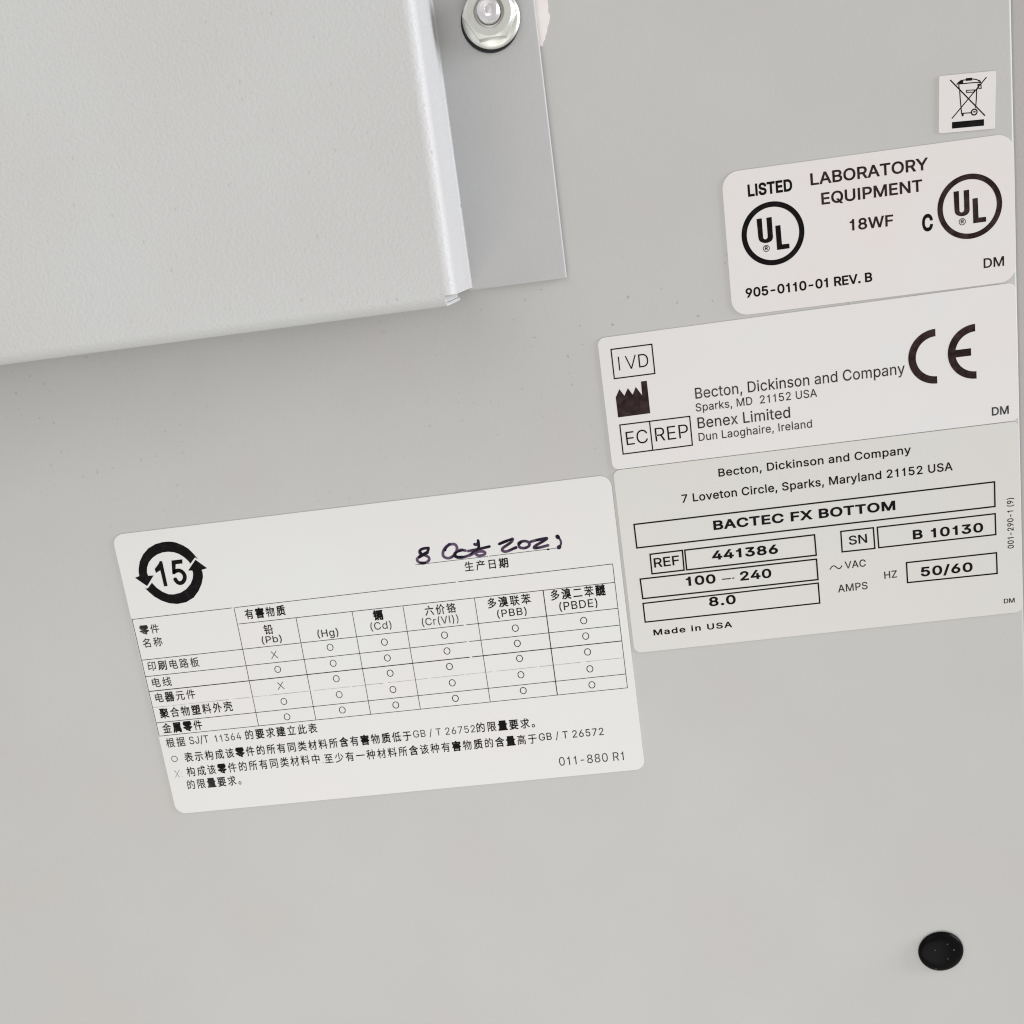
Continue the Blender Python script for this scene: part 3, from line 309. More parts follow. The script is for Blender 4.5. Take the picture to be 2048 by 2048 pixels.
class Ink:
    """collects flat printed shapes"""
    def __init__(self):
        self.v, self.f = [], []

    def add(self, vf):
        k = len(self.v)
        self.v += [tuple(p) for p in vf[0]]
        self.f += [tuple(i + k for i in t) for t in vf[1]]

    def shape(self, *contours):
        # every contour is oriented the same way, so overlapping shapes simply unite
        cs = []
        for c in contours:
            c = [tuple(p) for p in c]
            cs.append(c if area(c) > 0 else c[::-1])
        self.add(fill(cs))

    def ring(self, c, r1, r0, n=72):
        o = [(c.x + r1 * math.cos(t * 2 * math.pi / n), c.y + r1 * math.sin(t * 2 * math.pi / n)) for t in range(n)]
        i = [(c.x + r0 * math.cos(t * 2 * math.pi / n), c.y + r0 * math.sin(t * 2 * math.pi / n)) for t in range(n)]
        self.add(fill([o, i[::-1]]))

    def stroke(self, pts, w, closed=False, round_=False):
        cs = stroke_contours(pts, w, closed, round_)
        self.shape(*cs)

    def text(self, s, win, p0, p1, cap, bold=0, sp=0, vert=(0, -1)):
        A, B = at(win, *p0), at(win, *p1)
        ex = (B - A)
        W = ex.length
        ex = ex.normalized()
        ey = Vector((-ex.y, ex.x))
        mx, my = (p0[0] + p1[0]) / 2, (p0[1] + p1[1]) / 2
        H = abs((at(win, mx + vert[0] * cap, my + vert[1] * cap) - at(win, mx, my)).dot(ey))
        cjk = ord(s[0]) > 0x2000
        bold += 4 if cjk else (2 if bold < 0 else 5 if bold < 10 else 3)
        sp += 165 if cjk else 0
        x = 0
        parts = []
        for ch in s:
            adv = FONT[ch][0]
            if FONT[ch][1]:
                parts.append((glyph(ch, bold), x))
            x += adv + sp
        x0 = min(v[0] + o for g, o in parts for v in g[0])
        x1 = max(v[0] + o for g, o in parts for v in g[0])
        sx = W / (x1 - x0)
        sy = H / (925.0 if cjk else CAP + 2 * bold)
        dy = 45.0 if cjk else bold
        for g, o in parts:
            self.add(([A + ex * ((v[0] + o - x0) * sx) + ey * ((v[1] + dy) * sy) for v in g[0]], g[1]))


def stroke_contours(pts, w, closed=False, round_=False):
    pts = [Vector(p) for p in pts]
    n = len(pts)
    cs = []
    h = w / 2
    for i in range(n if closed else n - 1):
        a, b = pts[i], pts[(i + 1) % n]
        d = (b - a)
        if d.length < 1e-9:
            continue
        d.normalize()
        q = Vector((-d.y, d.x)) * h
        e0 = d * h if closed else Vector((0, 0))
        e1 = e0
        cs.append([a - e0 - q, b + e1 - q, b + e1 + q, a - e0 + q])
    if not closed:
        for i in range(0 if round_ else 1, n if round_ else n - 1):
            a = pts[i]
            cs.append([(a.x + h * math.cos(t * math.pi / 8), a.y + h * math.sin(t * math.pi / 8)) for t in range(16)])
    return cs


def smooth(pts, k=5):
    """Catmull-Rom through hand-picked points"""
    p = [Vector(q) for q in pts]
    p = [p[0] * 2 - p[1]] + p + [p[-1] * 2 - p[-2]]
    out = []
    for i in range(1, len(p) - 2):
        a, b, c, d = p[i - 1], p[i], p[i + 1], p[i + 2]
        for j in range(k):
            t = j / k
            out.append(0.5 * ((2 * b) + (c - a) * t + (2 * a - 5 * b + 4 * c - d) * t * t + (3 * b - a - 3 * c + d) * t ** 3))
    out.append(p[-2])
    return out


# ------------------------------------------------------------------ materials
def new_mat(name, col, rough=0.5, metal=0.0, spec=0.5):
    mt = bpy.data.materials.new(name)
    mt.use_nodes = True
    b = mt.node_tree.nodes['Principled BSDF']
    b.inputs['Base Color'].default_value = (*col, 1)
    b.inputs['Roughness'].default_value = rough
    b.inputs['Metallic'].default_value = metal
    b.inputs['Specular IOR Level'].default_value = spec
    return mt, mt.node_tree, b


def node(nt, kind, **kw):
    n = nt.nodes.new(kind)
    for k, v in kw.items():
        if hasattr(n, k):
            setattr(n, k, v)
        else:
            n.inputs[k].default_value = v
    return n


def coords(nt):
    tc = nt.nodes.new('ShaderNodeNewGeometry')
    return tc.outputs['Position']


def ramp(nt, src, p0, p1, c0, c1):
    r = nt.nodes.new('ShaderNodeValToRGB')
    r.color_ramp.elements[0].position, r.color_ramp.elements[1].position = p0, p1
    r.color_ramp.elements[0].color, r.color_ramp.elements[1].color = c0, c1
    nt.links.new(src, r.inputs[0])
    return r.outputs[0]


def paint(name, col, peel, pimples, dust, rough=0.42):
    """powder coat: orange peel, a few pimples, scattered dust"""
    mt, nt, b = new_mat(name, col, rough, 0, 0.4)
    L = nt.links
    pos = coords(nt)
    # colour: faint large mottling plus dust specks
    n0 = node(nt, 'ShaderNodeTexNoise', **{'Scale': 35.0, 'Detail': 3.0})
    L.new(pos, n0.inputs['Vector'])
    c_lo = tuple(c * 0.975 for c in col)
    mot = ramp(nt, n0.outputs['Fac'], 0.35, 0.65, (c_lo[0] * 1.012, c_lo[1], c_lo[2] * 0.995, 1),
               (col[0] * 0.995, col[1] * 1.008, col[2] * 1.005, 1))
    base = mot
    if dust > 0:
        vo = node(nt, 'ShaderNodeTexVoronoi', voronoi_dimensions='2D', **{'Scale': 330.0, 'Randomness': 1.0})
        wob = node(nt, 'ShaderNodeTexNoise', **{'Scale': 900.0, 'Detail': 2.0})
        L.new(pos, wob.inputs['Vector'])
        ad = node(nt, 'ShaderNodeVectorMath', operation='MULTIPLY_ADD')
        L.new(wob.outputs['Color'], ad.inputs[0])
        ad.inputs[1].default_value = (0.0016, 0.0016, 0.0016)
        L.new(pos, ad.inputs[2])
        L.new(ad.outputs[0], vo.inputs['Vector'])
        sp = ramp(nt, vo.outputs['Distance'], 0.02, 0.085, (1, 1, 1, 1), (0, 0, 0, 1))
        pick = node(nt, 'ShaderNodeSeparateColor')
        L.new(vo.outputs['Color'], pick.inputs[0])
        th = node(nt, 'ShaderNodeMath', operation='GREATER_THAN')
        th.inputs[1].default_value = 0.74
        L.new(pick.outputs[0], th.inputs[0])
        mu = node(nt, 'ShaderNodeMath', operation='MULTIPLY')
        L.new(sp, mu.inputs[0])
        L.new(th.outputs[0], mu.inputs[1])
        # dust gathers in drifts
        dr = node(nt, 'ShaderNodeTexNoise', **{'Scale': 22.0, 'Detail': 2.0})
        L.new(pos, dr.inputs['Vector'])
        drr = ramp(nt, dr.outputs['Fac'], 0.36, 0.62, (0, 0, 0, 1), (dust, dust, dust, 1))
        xyz = node(nt, 'ShaderNodeSeparateXYZ')
        L.new(pos, xyz.inputs[0])
        lee = node(nt, 'ShaderNodeMapRange', **{'From Min': -0.075, 'From Max': -0.015, 'To Min': 0.12, 'To Max': 1.0})
        L.new(xyz.outputs[1], lee.inputs[0])
        top = node(nt, 'ShaderNodeMapRange', **{'From Min': -0.006, 'From Max': 0.0, 'To Min': 1.0, 'To Max': 0.12})
        L.new(xyz.outputs[1], top.inputs[0])
        lt = node(nt, 'ShaderNodeMath', operation='MULTIPLY')
        L.new(lee.outputs[0], lt.inputs[0])
        L.new(top.outputs[0], lt.inputs[1])
        mlee = node(nt, 'ShaderNodeMath', operation='MULTIPLY')
        L.new(drr, mlee.inputs[0])
        L.new(lt.outputs[0], mlee.inputs[1])
        drr = mlee.outputs[0]
        mu2 = node(nt, 'ShaderNodeMath', operation='MULTIPLY')
        L.new(mu.outputs[0], mu2.inputs[0])
        L.new(drr, mu2.inputs[1])
        mx = node(nt, 'ShaderNodeMix', data_type='RGBA')
        L.new(mu2.outputs[0], mx.inputs[0])
        L.new(base, mx.inputs[6])
        mx.inputs[7].default_value = (col[0] * 0.5, col[1] * 0.48, col[2] * 0.45, 1)
        base = mx.outputs[2]
    L.new(base, b.inputs['Base Color'])
    # relief
    n1 = node(nt, 'ShaderNodeTexNoise', **{'Scale': 2600.0, 'Detail': 2.0})
    L.new(pos, n1.inputs['Vector'])
    n3 = node(nt, 'ShaderNodeTexNoise', **{'Scale': 1700.0, 'Detail': 3.0})
    L.new(pos, n3.inputs['Vector'])
    a0 = node(nt, 'ShaderNodeMath', operation='MULTIPLY_ADD')
    L.new(n3.outputs['Fac'], a0.inputs[0])
    a0.inputs[1].default_value = 1.8
    L.new(n1.outputs['Fac'], a0.inputs[2])
    v2 = node(nt, 'ShaderNodeTexVoronoi', **{'Scale': 420.0})
    L.new(pos, v2.inputs['Vector'])
    pim = ramp(nt, v2.outputs['Distance'], 0.02, 0.13, (1, 1, 1, 1), (0, 0, 0, 1))
    pk = node(nt, 'ShaderNodeSeparateColor')
    L.new(v2.outputs['Color'], pk.inputs[0])
    t2 = node(nt, 'ShaderNodeMath', operation='GREATER_THAN')
    t2.inputs[1].default_value = 0.72
    L.new(pk.outputs[1], t2.inputs[0])
    m2 = node(nt, 'ShaderNodeMath', operation='MULTIPLY')
    L.new(pim, m2.inputs[0])
    L.new(t2.outputs[0], m2.inputs[1])
    m3 = node(nt, 'ShaderNodeMath', operation='MULTIPLY_ADD')
    L.new(m2.outputs[0], m3.inputs[0])
    m3.inputs[1].default_value = pimples
    L.new(a0.outputs[0], m3.inputs[2])
    bp = node(nt, 'ShaderNodeBump', **{'Strength': 1.0, 'Distance': peel * MM})
    L.new(m3.outputs[0], bp.inputs['Height'])
    L.new(bp.outputs[0], b.inputs['Normal'])
    return mt


M = {}
M['panel'] = paint('panel_paint', (0.525, 0.518, 0.50), 0.012, 0.5, 0.75)
M['cover'] = paint('cover_powder_coat', (0.592, 0.59, 0.58), 0.07, 1.8, 0.05, 0.45)
M['flange'] = paint('flange_paint', (0.50, 0.495, 0.49), 0.014, 1.3, 0.2, 0.45)
M['neighbour'] = paint('neighbour_paint', (0.44, 0.415, 0.40), 0.02, 0.6, 0.3)


def vinyl(name, col, rough=0.38):
    mt, nt, b = new_mat(name, col, rough, 0, 0.45)
    pos = coords(nt)
    n = node(nt, 'ShaderNodeTexNoise', **{'Scale': 45.0, 'Detail': 2.0})
    nt.links.new(pos, n.inputs['Vector'])
    c = ramp(nt, n.outputs['Fac'], 0.35, 0.65, (col[0], col[1] * 0.985, col[2] * 0.985, 1), (col[0] * 0.99, col[1], col[2], 1))
    nt.links.new(c, b.inputs['Base Color'])
    n2 = node(nt, 'ShaderNodeTexNoise', **{'Scale': 120.0, 'Detail': 3.0})
    nt.links.new(pos, n2.inputs['Vector'])
    bp = node(nt, 'ShaderNodeBump', **{'Strength': 1.0, 'Distance': 0.03 * MM})
    nt.links.new(n2.outputs['Fac'], bp.inputs['Height'])
    nt.links.new(bp.outputs[0], b.inputs['Normal'])
    return mt


M['vinyl_pink'] = vinyl('warm_white_vinyl', (0.75, 0.715, 0.695))
M['vinyl'] = vinyl('white_vinyl', (0.745, 0.725, 0.71))
M['polyester'] = vinyl('pale_grey_polyester', (0.67, 0.655, 0.62), 0.33)
M['paper'] = vinyl('white_label_stock', (0.74, 0.735, 0.715))


def ink(name, col, worn=None, rough=0.4, scale=260.0, lo=0.62, hi=0.78):
    mt, nt, b = new_mat(name, col, rough, 0, 0.06)
    if worn:
        pos = coords(nt)
        n = node(nt, 'ShaderNodeTexNoise', **{'Scale': scale, 'Detail': 3.0})
        nt.links.new(pos, n.inputs['Vector'])
        c = ramp(nt, n.outputs['Fac'], lo, hi, (*col, 1), (*worn, 1))
        nt.links.new(c, b.inputs['Base Color'])
    return mt


M['ink'] = ink('black_print', (0.006, 0.005, 0.005), (0.016, 0.014, 0.014), 0.6, 900.0, 0.5, 0.8)
M['ink_soft'] = ink('dark_grey_print', (0.025, 0.024, 0.024), (0.1, 0.098, 0.095), 0.5, 420.0, 0.45, 0.75)
M['ink_faint'] = ink('faded_print', (0.22, 0.215, 0.21), (0.5, 0.49, 0.48), 0.5, 500.0, 0.4, 0.65)
M['ink_brown'] = ink('black_print_warm', (0.022, 0.012, 0.013), (0.05, 0.03, 0.032), 0.36, 700.0, 0.4, 0.7)
M['marker'] = ink('purple_marker', (0.12, 0.075, 0.135), (0.015, 0.008, 0.022), 0.35, 330.0, 0.42, 0.6)
M['marker_dark'] = ink('wet_marker', (0.008, 0.005, 0.012), (0.035, 0.018, 0.05), 0.3, 420.0, 0.5, 0.75)
M['slot_black'] = new_mat('slot_edge_black', (0.012, 0.012, 0.013), 0.5, 0, 0.4)[0]


def zinc():
    mt, nt, b = new_mat('zinc_plating', (0.72, 0.735, 0.68), 0.3, 0.92)
    pos = coords(nt)
    n = node(nt, 'ShaderNodeTexNoise', **{'Scale': 480.0, 'Detail': 4.0})
    nt.links.new(pos, n.inputs['Vector'])
    c = ramp(nt, n.outputs['Fac'], 0.4, 0.7, (0.80, 0.81, 0.755, 1), (0.70, 0.70, 0.63, 1))
    nt.links.new(c, b.inputs['Base Color'])
    r = ramp(nt, n.outputs['Fac'], 0.35, 0.7, (0.34, 0.34, 0.34, 1), (0.5, 0.5, 0.5, 1))
    nt.links.new(r, b.inputs['Roughness'])
    bp = node(nt, 'ShaderNodeBump', **{'Strength': 0.6, 'Distance': 0.03 * MM})
    nt.links.new(n.outputs['Fac'], bp.inputs['Height'])
    nt.links.new(bp.outputs[0], b.inputs['Normal'])
    return mt


M['zinc'] = zinc()
M['steel'] = new_mat('bright_steel', (0.78, 0.755, 0.76), 0.32, 0.7)[0]


def plastic():
    mt, nt, b = new_mat('black_plastic', (0.0045, 0.0045, 0.0045), 0.26, 0, 0.05)
    pos = coords(nt)
    v = node(nt, 'ShaderNodeTexVoronoi', voronoi_dimensions='2D', **{'Scale': 800.0})
    wob = node(nt, 'ShaderNodeTexNoise', **{'Scale': 1500.0, 'Detail': 2.0})
    nt.links.new(pos, wob.inputs['Vector'])
    ad = node(nt, 'ShaderNodeVectorMath', operation='MULTIPLY_ADD')
    nt.links.new(wob.outputs['Color'], ad.inputs[0])
    ad.inputs[1].default_value = (0.0007, 0.0007, 0.0007)
    nt.links.new(pos, ad.inputs[2])
    nt.links.new(ad.outputs[0], v.inputs['Vector'])
    s = ramp(nt, v.outputs['Distance'], 0.04, 0.13, (1, 1, 1, 1), (0, 0, 0, 1))
    pk = node(nt, 'ShaderNodeSeparateColor')
    nt.links.new(v.outputs['Color'], pk.inputs[0])
    t = node(nt, 'ShaderNodeMath', operation='GREATER_THAN')
    t.inputs[1].default_value = 0.87
    nt.links.new(pk.outputs[0], t.inputs[0])
    mu = node(nt, 'ShaderNodeMath', operation='MULTIPLY')
    nt.links.new(s, mu.inputs[0])
    nt.links.new(t.outputs[0], mu.inputs[1])
    mx = node(nt, 'ShaderNodeMix', data_type='RGBA')
    nt.links.new(mu.outputs[0], mx.inputs[0])
    mx.inputs[6].default_value = (0.0045, 0.0045, 0.0045, 1)
    mx.inputs[7].default_value = (0.13, 0.125, 0.12, 1)
    nt.links.new(mx.outputs[2], b.inputs['Base Color'])
    bp = node(nt, 'ShaderNodeBump', **{'Strength': 0.5, 'Distance': 0.04 * MM})
    nt.links.new(wob.outputs['Fac'], bp.inputs['Height'])
    nt.links.new(bp.outputs[0], b.inputs['Normal'])
    return mt


M['plastic'] = plastic()
M['scrap'] = ink('pinkish_white_foam', (0.86, 0.81, 0.785), (0.82, 0.75, 0.72), 0.8, 300.0, 0.4, 0.7)


# ------------------------------------------------------------------ objects
def thing(name, label, cat, loc, group=None):
    o = bpy.data.objects.new(name, None)
    o.empty_display_size = 0.005
    COL.objects.link(o)
    o.location = Vector(loc) * MM
    o['label'], o['category'] = label, cat
    if group:
        o['group'] = group
    return o


def obj(name, verts, faces, mat, parent=None, label=None, bevel=0, segs=2, smooth_=False):
    """one mesh object; verts are in mm in the panel's frame"""
    base = parent_loc(parent)
    me = bpy.data.meshes.new(name)
    me.from_pydata([(Vector(v) - base) * MM for v in verts], [], faces)
    me.materials.append(M[mat])
    bm = bmesh.new()
    bm.from_mesh(me)
    bmesh.ops.recalc_face_normals(bm, faces=bm.faces)
    bm.to_mesh(me)
    bm.free()
    o = bpy.data.objects.new(name, me)
    COL.objects.link(o)
    if parent:
        o.parent = parent
    if bevel:
        b = o.modifiers.new('bevel', 'BEVEL')
        b.width = bevel * MM
        b.segments = segs
        b.limit_method = 'ANGLE'
        b.angle_limit = math.radians(40)
    if smooth_:
        for p in me.polygons:
            p.use_smooth = True
    if label:
        o['label'] = label
    return o


def parent_loc(p):
    v = Vector((0, 0, 0))
    while p:
        v += p.location / MM
        p = p.parent
    return v


_ink_level = [0]


def printed(name, ink_, mat, parent, z, label=None):
    """flat print a hair above the label stock"""
    _ink_level[0] += 1
    zz = z + 0.012 + 0.0006 * (_ink_level[0] % 40)
    verts = [(v[0], v[1], zz) for v in ink_.v]
    base = parent_loc(parent)
    me = bpy.data.meshes.new(name)
    me.from_pydata([(Vector(v) - base) * MM for v in verts], [], ink_.f)
    me.materials.append(M[mat])
    o = bpy.data.objects.new(name, me)
    COL.objects.link(o)
    o.parent = parent
    if label:
        o['label'] = label
    # faces must look up
    bm = bmesh.new()
    bm.from_mesh(me)
    for f in bm.faces:
        if f.normal.z < 0:
            f.normal_flip()
    bm.to_mesh(me)
    bm.free()
    return o


def prism(outline, z0, z1):
    n = len(outline)
    v = [(p[0], p[1], z0) for p in outline] + [(p[0], p[1], z1) for p in outline]
    f = [tuple(range(n, 2 * n)), tuple(reversed(range(n)))]
    f += [(i, (i + 1) % n, n + (i + 1) % n, n + i) for i in range(n)]
    return v, f


def rrect(x0, x1, y0, y1, r, rot, n=8):
    c, s = math.cos(math.radians(rot)), math.sin(math.radians(rot))
    pts = []
    rr = r if isinstance(r, (tuple, list)) else (r,) * 4         # br, tr, tl, bl
    for (cx, cy, a, q) in ((x1 - rr[0], y0 + rr[0], -90, rr[0]), (x1 - rr[1], y1 - rr[1], 0, rr[1]),
                           (x0 + rr[2], y1 - rr[2], 90, rr[2]), (x0 + rr[3], y0 + rr[3], 180, rr[3])):
        for i in range(n + 1 if q > 1e-6 else 1):
            t = math.radians(a + 90 * i / n)
            x, y = cx + q * math.cos(t), cy + q * math.sin(t)
            pts.append((c * x - s * y, s * x + c * y))
    return pts


def profile_sweep(profile, axis, a0, a1):
    """closed (u, z) outline swept along X ('x': u is Y) or along Y ('y': u is X)"""
    n = len(profile)
    mk = (lambda a, u, z: (a, u, z)) if axis == 'x' else (lambda a, u, z: (u, a, z))
    v = [mk(a0, u, z) for u, z in profile] + [mk(a1, u, z) for u, z in profile]
    f = [tuple(range(n)), tuple(reversed(range(n, 2 * n)))]
    f += [(i, (i + 1) % n, n + (i + 1) % n, n + i) for i in range(n)]
    return v, f


def arc(cx, cy, r, a0, a1, n=8):
    return [(cx + r * math.cos(math.radians(a0 + (a1 - a0) * i / n)), cy + r * math.sin(math.radians(a0 + (a1 - a0) * i / n))) for i in range(n + 1)]


# ------------------------------------------------------------------ the sheet metal
EDGE = 76.8
v, f = profile_sweep([(-420, -1.5), (EDGE, -1.5)] + arc(EDGE - 0.5, -0.5, 0.5, 0, 90, 6) + [(-420, 0)], 'y', -480, 260)
p = obj('panel', v, f, 'panel')
p['kind'] = 'structure'
p['label'] = 'grey painted sheet metal panel that carries all the labels'
v, f = profile_sweep([(EDGE + 0.25, -3), (420, -3), (420, -1.1)] + arc(EDGE + 0.65, -1.5, 0.4, 90, 180, 5), 'y', -480, 260)
p = obj('adjoining_panel', v, f, 'neighbour')
p['kind'] = 'structure'
p['label'] = 'strip of darker grey sheet metal beyond the right edge of the panel'

# raised cover: plate with a rounded lower bend, side wall, flange
COVER_Z, XA, YB, T = 26.0, -22.1, -7.05, 1.2
cover = thing('sheet_metal_cover', 'raised powder coated cover with a bolted flange on its right', 'metal cover', (-70, 30, 0))
TA = 0.5


def soften(o, deg=35):
    for p_ in o.data.polygons:
        p_.use_smooth = True
    o.data.set_sharp_from_angle(angle=math.radians(deg))


R = 2.6
prof = [(130, COVER_Z)] + arc(YB + R, COVER_Z - R, R, 90, 180, 12) + [(YB, 4.0), (YB + TA, 4.0)] + \
       arc(YB + R, COVER_Z - R, R - TA, 180, 90, 12) + [(130, COVER_Z - TA)]
v, f = profile_sweep(prof, 'x', -260, XA)
soften(obj('cover_plate', v, f, 'cover', cover))
R = 2.0
xw = XA + R
FR = 0.3
side = arc(XA, COVER_Z - R, R, 90, 0, 12) + arc(xw + FR, 1.405 + FR, FR, 180, 270, 4)
side += [(xw + FR, 1.3), (xw - T, 1.3)]
side += list(reversed(arc(XA, COVER_Z - R, R - T, 90, 0, 12)))
v, f = profile_sweep(side, 'y', -5.25, 130)
soften(obj('side_wall', v, f, 'cover', cover))
v, f = prism([(XA - 1.6, -6.52), (XA - 0.3, -6.52), (XA - 0.3, -4.6), (XA - 1.6, -4.6)], 4.3, 24.2)
obj('corner_tab', v, f, 'cover', cover)
v, f = prism(rrect(xw - 0.7, -2.57, -5.75, 130, (0.3, 0, 0, 0), 0, 3), 0.2, 1.4)
soften(obj('mounting_flange', v, f, 'flange', cover, bevel=0.34, segs=4), 30)

# scrap of foam pinched under the flange
sc = ats('FA', [(1180, -120), (1415, -120), (1424, 20), (1432, 60), (1428, 100), (1446, 150), (1440, 215), (1424, 255), (1420, 300), (1404, 345),
                (1398, 380), (1384, 400), (1376, 440), (1358, 450), (1250, 420)], 0.2)
v, f = prism([tuple(q) for q in sc], 0.005, 0.17)
o = obj('foam_scrap', v, f, 'scrap', bevel=0.05)
o['label'], o['category'] = 'ragged pinkish white scrap squeezed out under the flange edge', 'foam scrap'

# flanged nut on its stud
NC = Vector((-10.27, 39.1))
HC = NC + Vector((-0.03, 0.33))
nut = thing('flange_nut', 'zinc plated hex flange nut on a stud through the cover flange', 'nut', (NC.x, NC.y, 1.4))


def lathe(c, prof_, n=48):
    vs, fs = [], []
    for r, z in prof_:
        for i in range(n):
            t = 2 * math.pi * i / n
            vs.append((c[0] + r * math.cos(t), c[1] + r * math.sin(t), z))
    k = len(prof_)
    for j in range(k - 1):
        for i in range(n):
            fs.append((j * n + i, j * n + (i + 1) % n, (j + 1) * n + (i + 1) % n, (j + 1) * n + i))
    fs.append(tuple(reversed(range(n))))
    fs.append(tuple(range((k - 1) * n, k * n)))
    return vs, fs


v, f = lathe((NC.x - 0.28, NC.y - 0.42), [(4.9, 1.41), (5.02, 1.5), (5.02, 1.75), (4.9, 1.84)])  # black disc added in place of the dark slot edge around the nut
soften(obj('slot_edge_disc', v, f, 'slot_black', nut, 'black disc standing in for the dark slot edge below the nut'))
v, f = lathe(NC, [(4.75, 1.86), (4.95, 1.95), (4.97, 2.25), (4.9, 2.38), (4.4, 2.72), (3.0, 2.9)])
soften(obj('collar', v, f, 'zinc', nut), 30)
# hexagon with a turned chamfer on top
rows = []
AF = 4.0
N = 72
vs, fs = [], []


def hexr(t):
    t = (t + math.pi / 6 + math.pi / 2) % (math.pi / 3) - math.pi / 6
    return AF / math.cos(t)


ZT = 6.1
CH = 3.75
for ring_ in range(5):
    for i in range(N):
        t = 2 * math.pi * i / N
        r = hexr(t)
        if ring_ == 0:
            z = 2.45
        elif ring_ == 1:
            z = ZT - max(0, (r - CH)) * 0.62 - 0.04
        elif ring_ == 2:
            r = min(r, CH)
            z = ZT
        elif ring_ == 3:
            r, z = 2.6, ZT
        else:
            r, z = 2.0, ZT - 0.75
        vs.append((HC.x + r * math.cos(t), HC.y + r * math.sin(t), z))
for j in range(4):
    for i in range(N):
        fs.append((j * N + i, j * N + (i + 1) % N, (j + 1) * N + (i + 1) % N, (j + 1) * N + i))
hx = obj('hex_body', vs, fs, 'zinc', nut)
soften(hx, 22)
pr = [(1.86, 3.0)]
z = 5.4
while z < 6.9:
    pr += [(1.93, z), (1.72, z + 0.32)]
    z += 0.64
pr += [(1.92, z), (1.86, z + 0.2), (1.5, z + 0.55), (1.12, z + 0.6), (1.05, z + 0.5), (0.62, z + 0.62), (0.5, z + 0.45), (0.2, z + 0.4)]
v, f = lathe(HC, pr, 40)
soften(obj('threaded_stud', v, f, 'steel', nut), 14)

# plug in the lower right corner
pc = Vector((58.45, -152.45))
plug = thing('hole_plug', 'glossy black domed plastic plug in the lower right of the panel', 'plug', (pc.x, pc.y, 0))
v, f = lathe(pc, [(4.45, 0.0), (4.58, 0.12), (4.6, 0.3), (4.5, 0.55), (4.25, 0.82), (3.7, 1.08), (2.8, 1.3), (1.7, 1.42), (0.6, 1.46), (0.1, 1.465)], 64)
soften(obj('dome', v, f, 'plastic', plug), 60)

# ------------------------------------------------------------------ labels
LZ = 0.2


def label_base(name, label, loc, outline, mat):
    root = thing(name, label, 'label', (loc[0], loc[1], 0))
    v_, f_ = prism(outline, 0.004, LZ)
    obj('label_stock', v_, f_, mat, root, bevel=0.05)
    return root


def line(parent, s, win, p0, p1, cap, bold=0, mat='ink', sp=0, name='text_line', **kw):
    i = Ink()
    i.text(s, win, p0, p1, cap, bold, sp, **kw)
    return printed(name, i, mat, parent, LZ)


def box(parent, win, corners, w=0.28, mat='ink', extra=()):
    i = Ink()
    c = ats(win, corners)
    cs = stroke_contours(c, w, closed=True)
    for a, b in extra:
        cs += stroke_contours(ats(win, [a, b]), w)
    i.shape(*cs)
    return printed('text_box', i, mat, parent, LZ)


# --- crossed-out bin
we = label_base('disposal_label', 'small square white label with a crossed-out wheeled bin', (69, 14.6),
                [tuple(q) for q in ats('WE', [(372, 1362), (348, 1345), (345, 1320), (353, 330), (358, 306), (385, 296), (1375, 202), (1400, 206), (1407, 235),
                                             (1389, 1240), (1380, 1272), (1350, 1278), (400, 1362)], 0.1)], 'vinyl_pink')
i = Ink()
W1, W2 = 0.17, 0.21
S = []


def wst(pts, w=W1, **kw):
    S.extend(stroke_contours(ats('WE', pts), w, **kw))


wst([(560, 372), (1205, 1035)], 0.21)
wst([(1234, 318), (590, 1090)], 0.18)
printed('cross_mark', (i.shape(*S), i)[1], 'ink', we, LZ)
i = Ink()
S = []
wst([(680, 462), (705, 425), (760, 382), (850, 368), (960, 352), (1040, 362), (1100, 385), (1130, 425)])
wst([(700, 445), (800, 440), (1000, 420), (1135, 420)])
wst([(860, 348), (955, 340), (957, 372), (858, 380)], closed=True)
S.append(ats('WE', [(720, 415), (760, 375), (800, 372), (800, 435), (720, 445)]))
wst([(1085, 400), (1100, 380), (1118, 395), (1105, 415)], 0.16)
wst([(1090, 455), (1130, 450), (1135, 525), (1095, 530), (1075, 500)], closed=True)
wst([(720, 455), (722, 510), (735, 560), (745, 720), (772, 1010)], 0.18)
wst([(1072, 450), (1080, 500), (1050, 560), (1045, 720), (1030, 890)], 0.18)
wst([(862, 566), (1010, 556), (995, 598), (862, 603)], 0.15, closed=True)
wst([(785, 992), (945, 980)])
S.append(ats('WE', [(768, 990), (812, 985), (806, 1045), (775, 1048)]))
wst([(985, 965), (1030, 962)], 0.22)
i.shape(*S)
i.ring(at('WE', 1005, 968), 0.58, 0.36, 28)
printed('bin_symbol', i, 'ink', we, LZ)
i = Ink()
i.shape(ats('WE', [(592, 1155), (1186, 1100), (1187, 1220), (592, 1276)]))
printed('solid_bar', i, 'ink', we, LZ)

# --- two circled marks
ul = label_base('listing_label', 'white label with two large circled letter marks and laboratory equipment wording', (51.5, -4),
                rrect(26.5, 76.62, -16.45, 8.75, 2.9, -0.15), 'vinyl_pink')
line(ul, 'LISTED', 'UL', (287, 459), (552, 423), 74, 27, sp=8)
line(ul, 'LABORATORY', 'UL', (660, 391), (1361, 296), 73, 15, 'ink_brown', sp=4)
line(ul, 'EQUIPMENT', 'UL', (725, 506), (1327, 425), 72, 15, 'ink_brown', sp=4)
line(ul, '18WF', 'UL', (893, 661), (1153, 631), 68, 15, 'ink_brown', sp=10)
line(ul, 'C', 'UL', (1325, 667), (1390, 659), 102, 30, name='letter_mark')
line(ul, '905-0110-01 REV. B', 'UL', (274, 1061), (1028, 963), 57, 20, sp=0)
line(ul, 'DM', 'UL', (1691, 884), (1813, 869), 58, 8, 'ink_brown')
c1, c2 = at('UL', 434.5, 677), at('UL', 1607.5, 516)
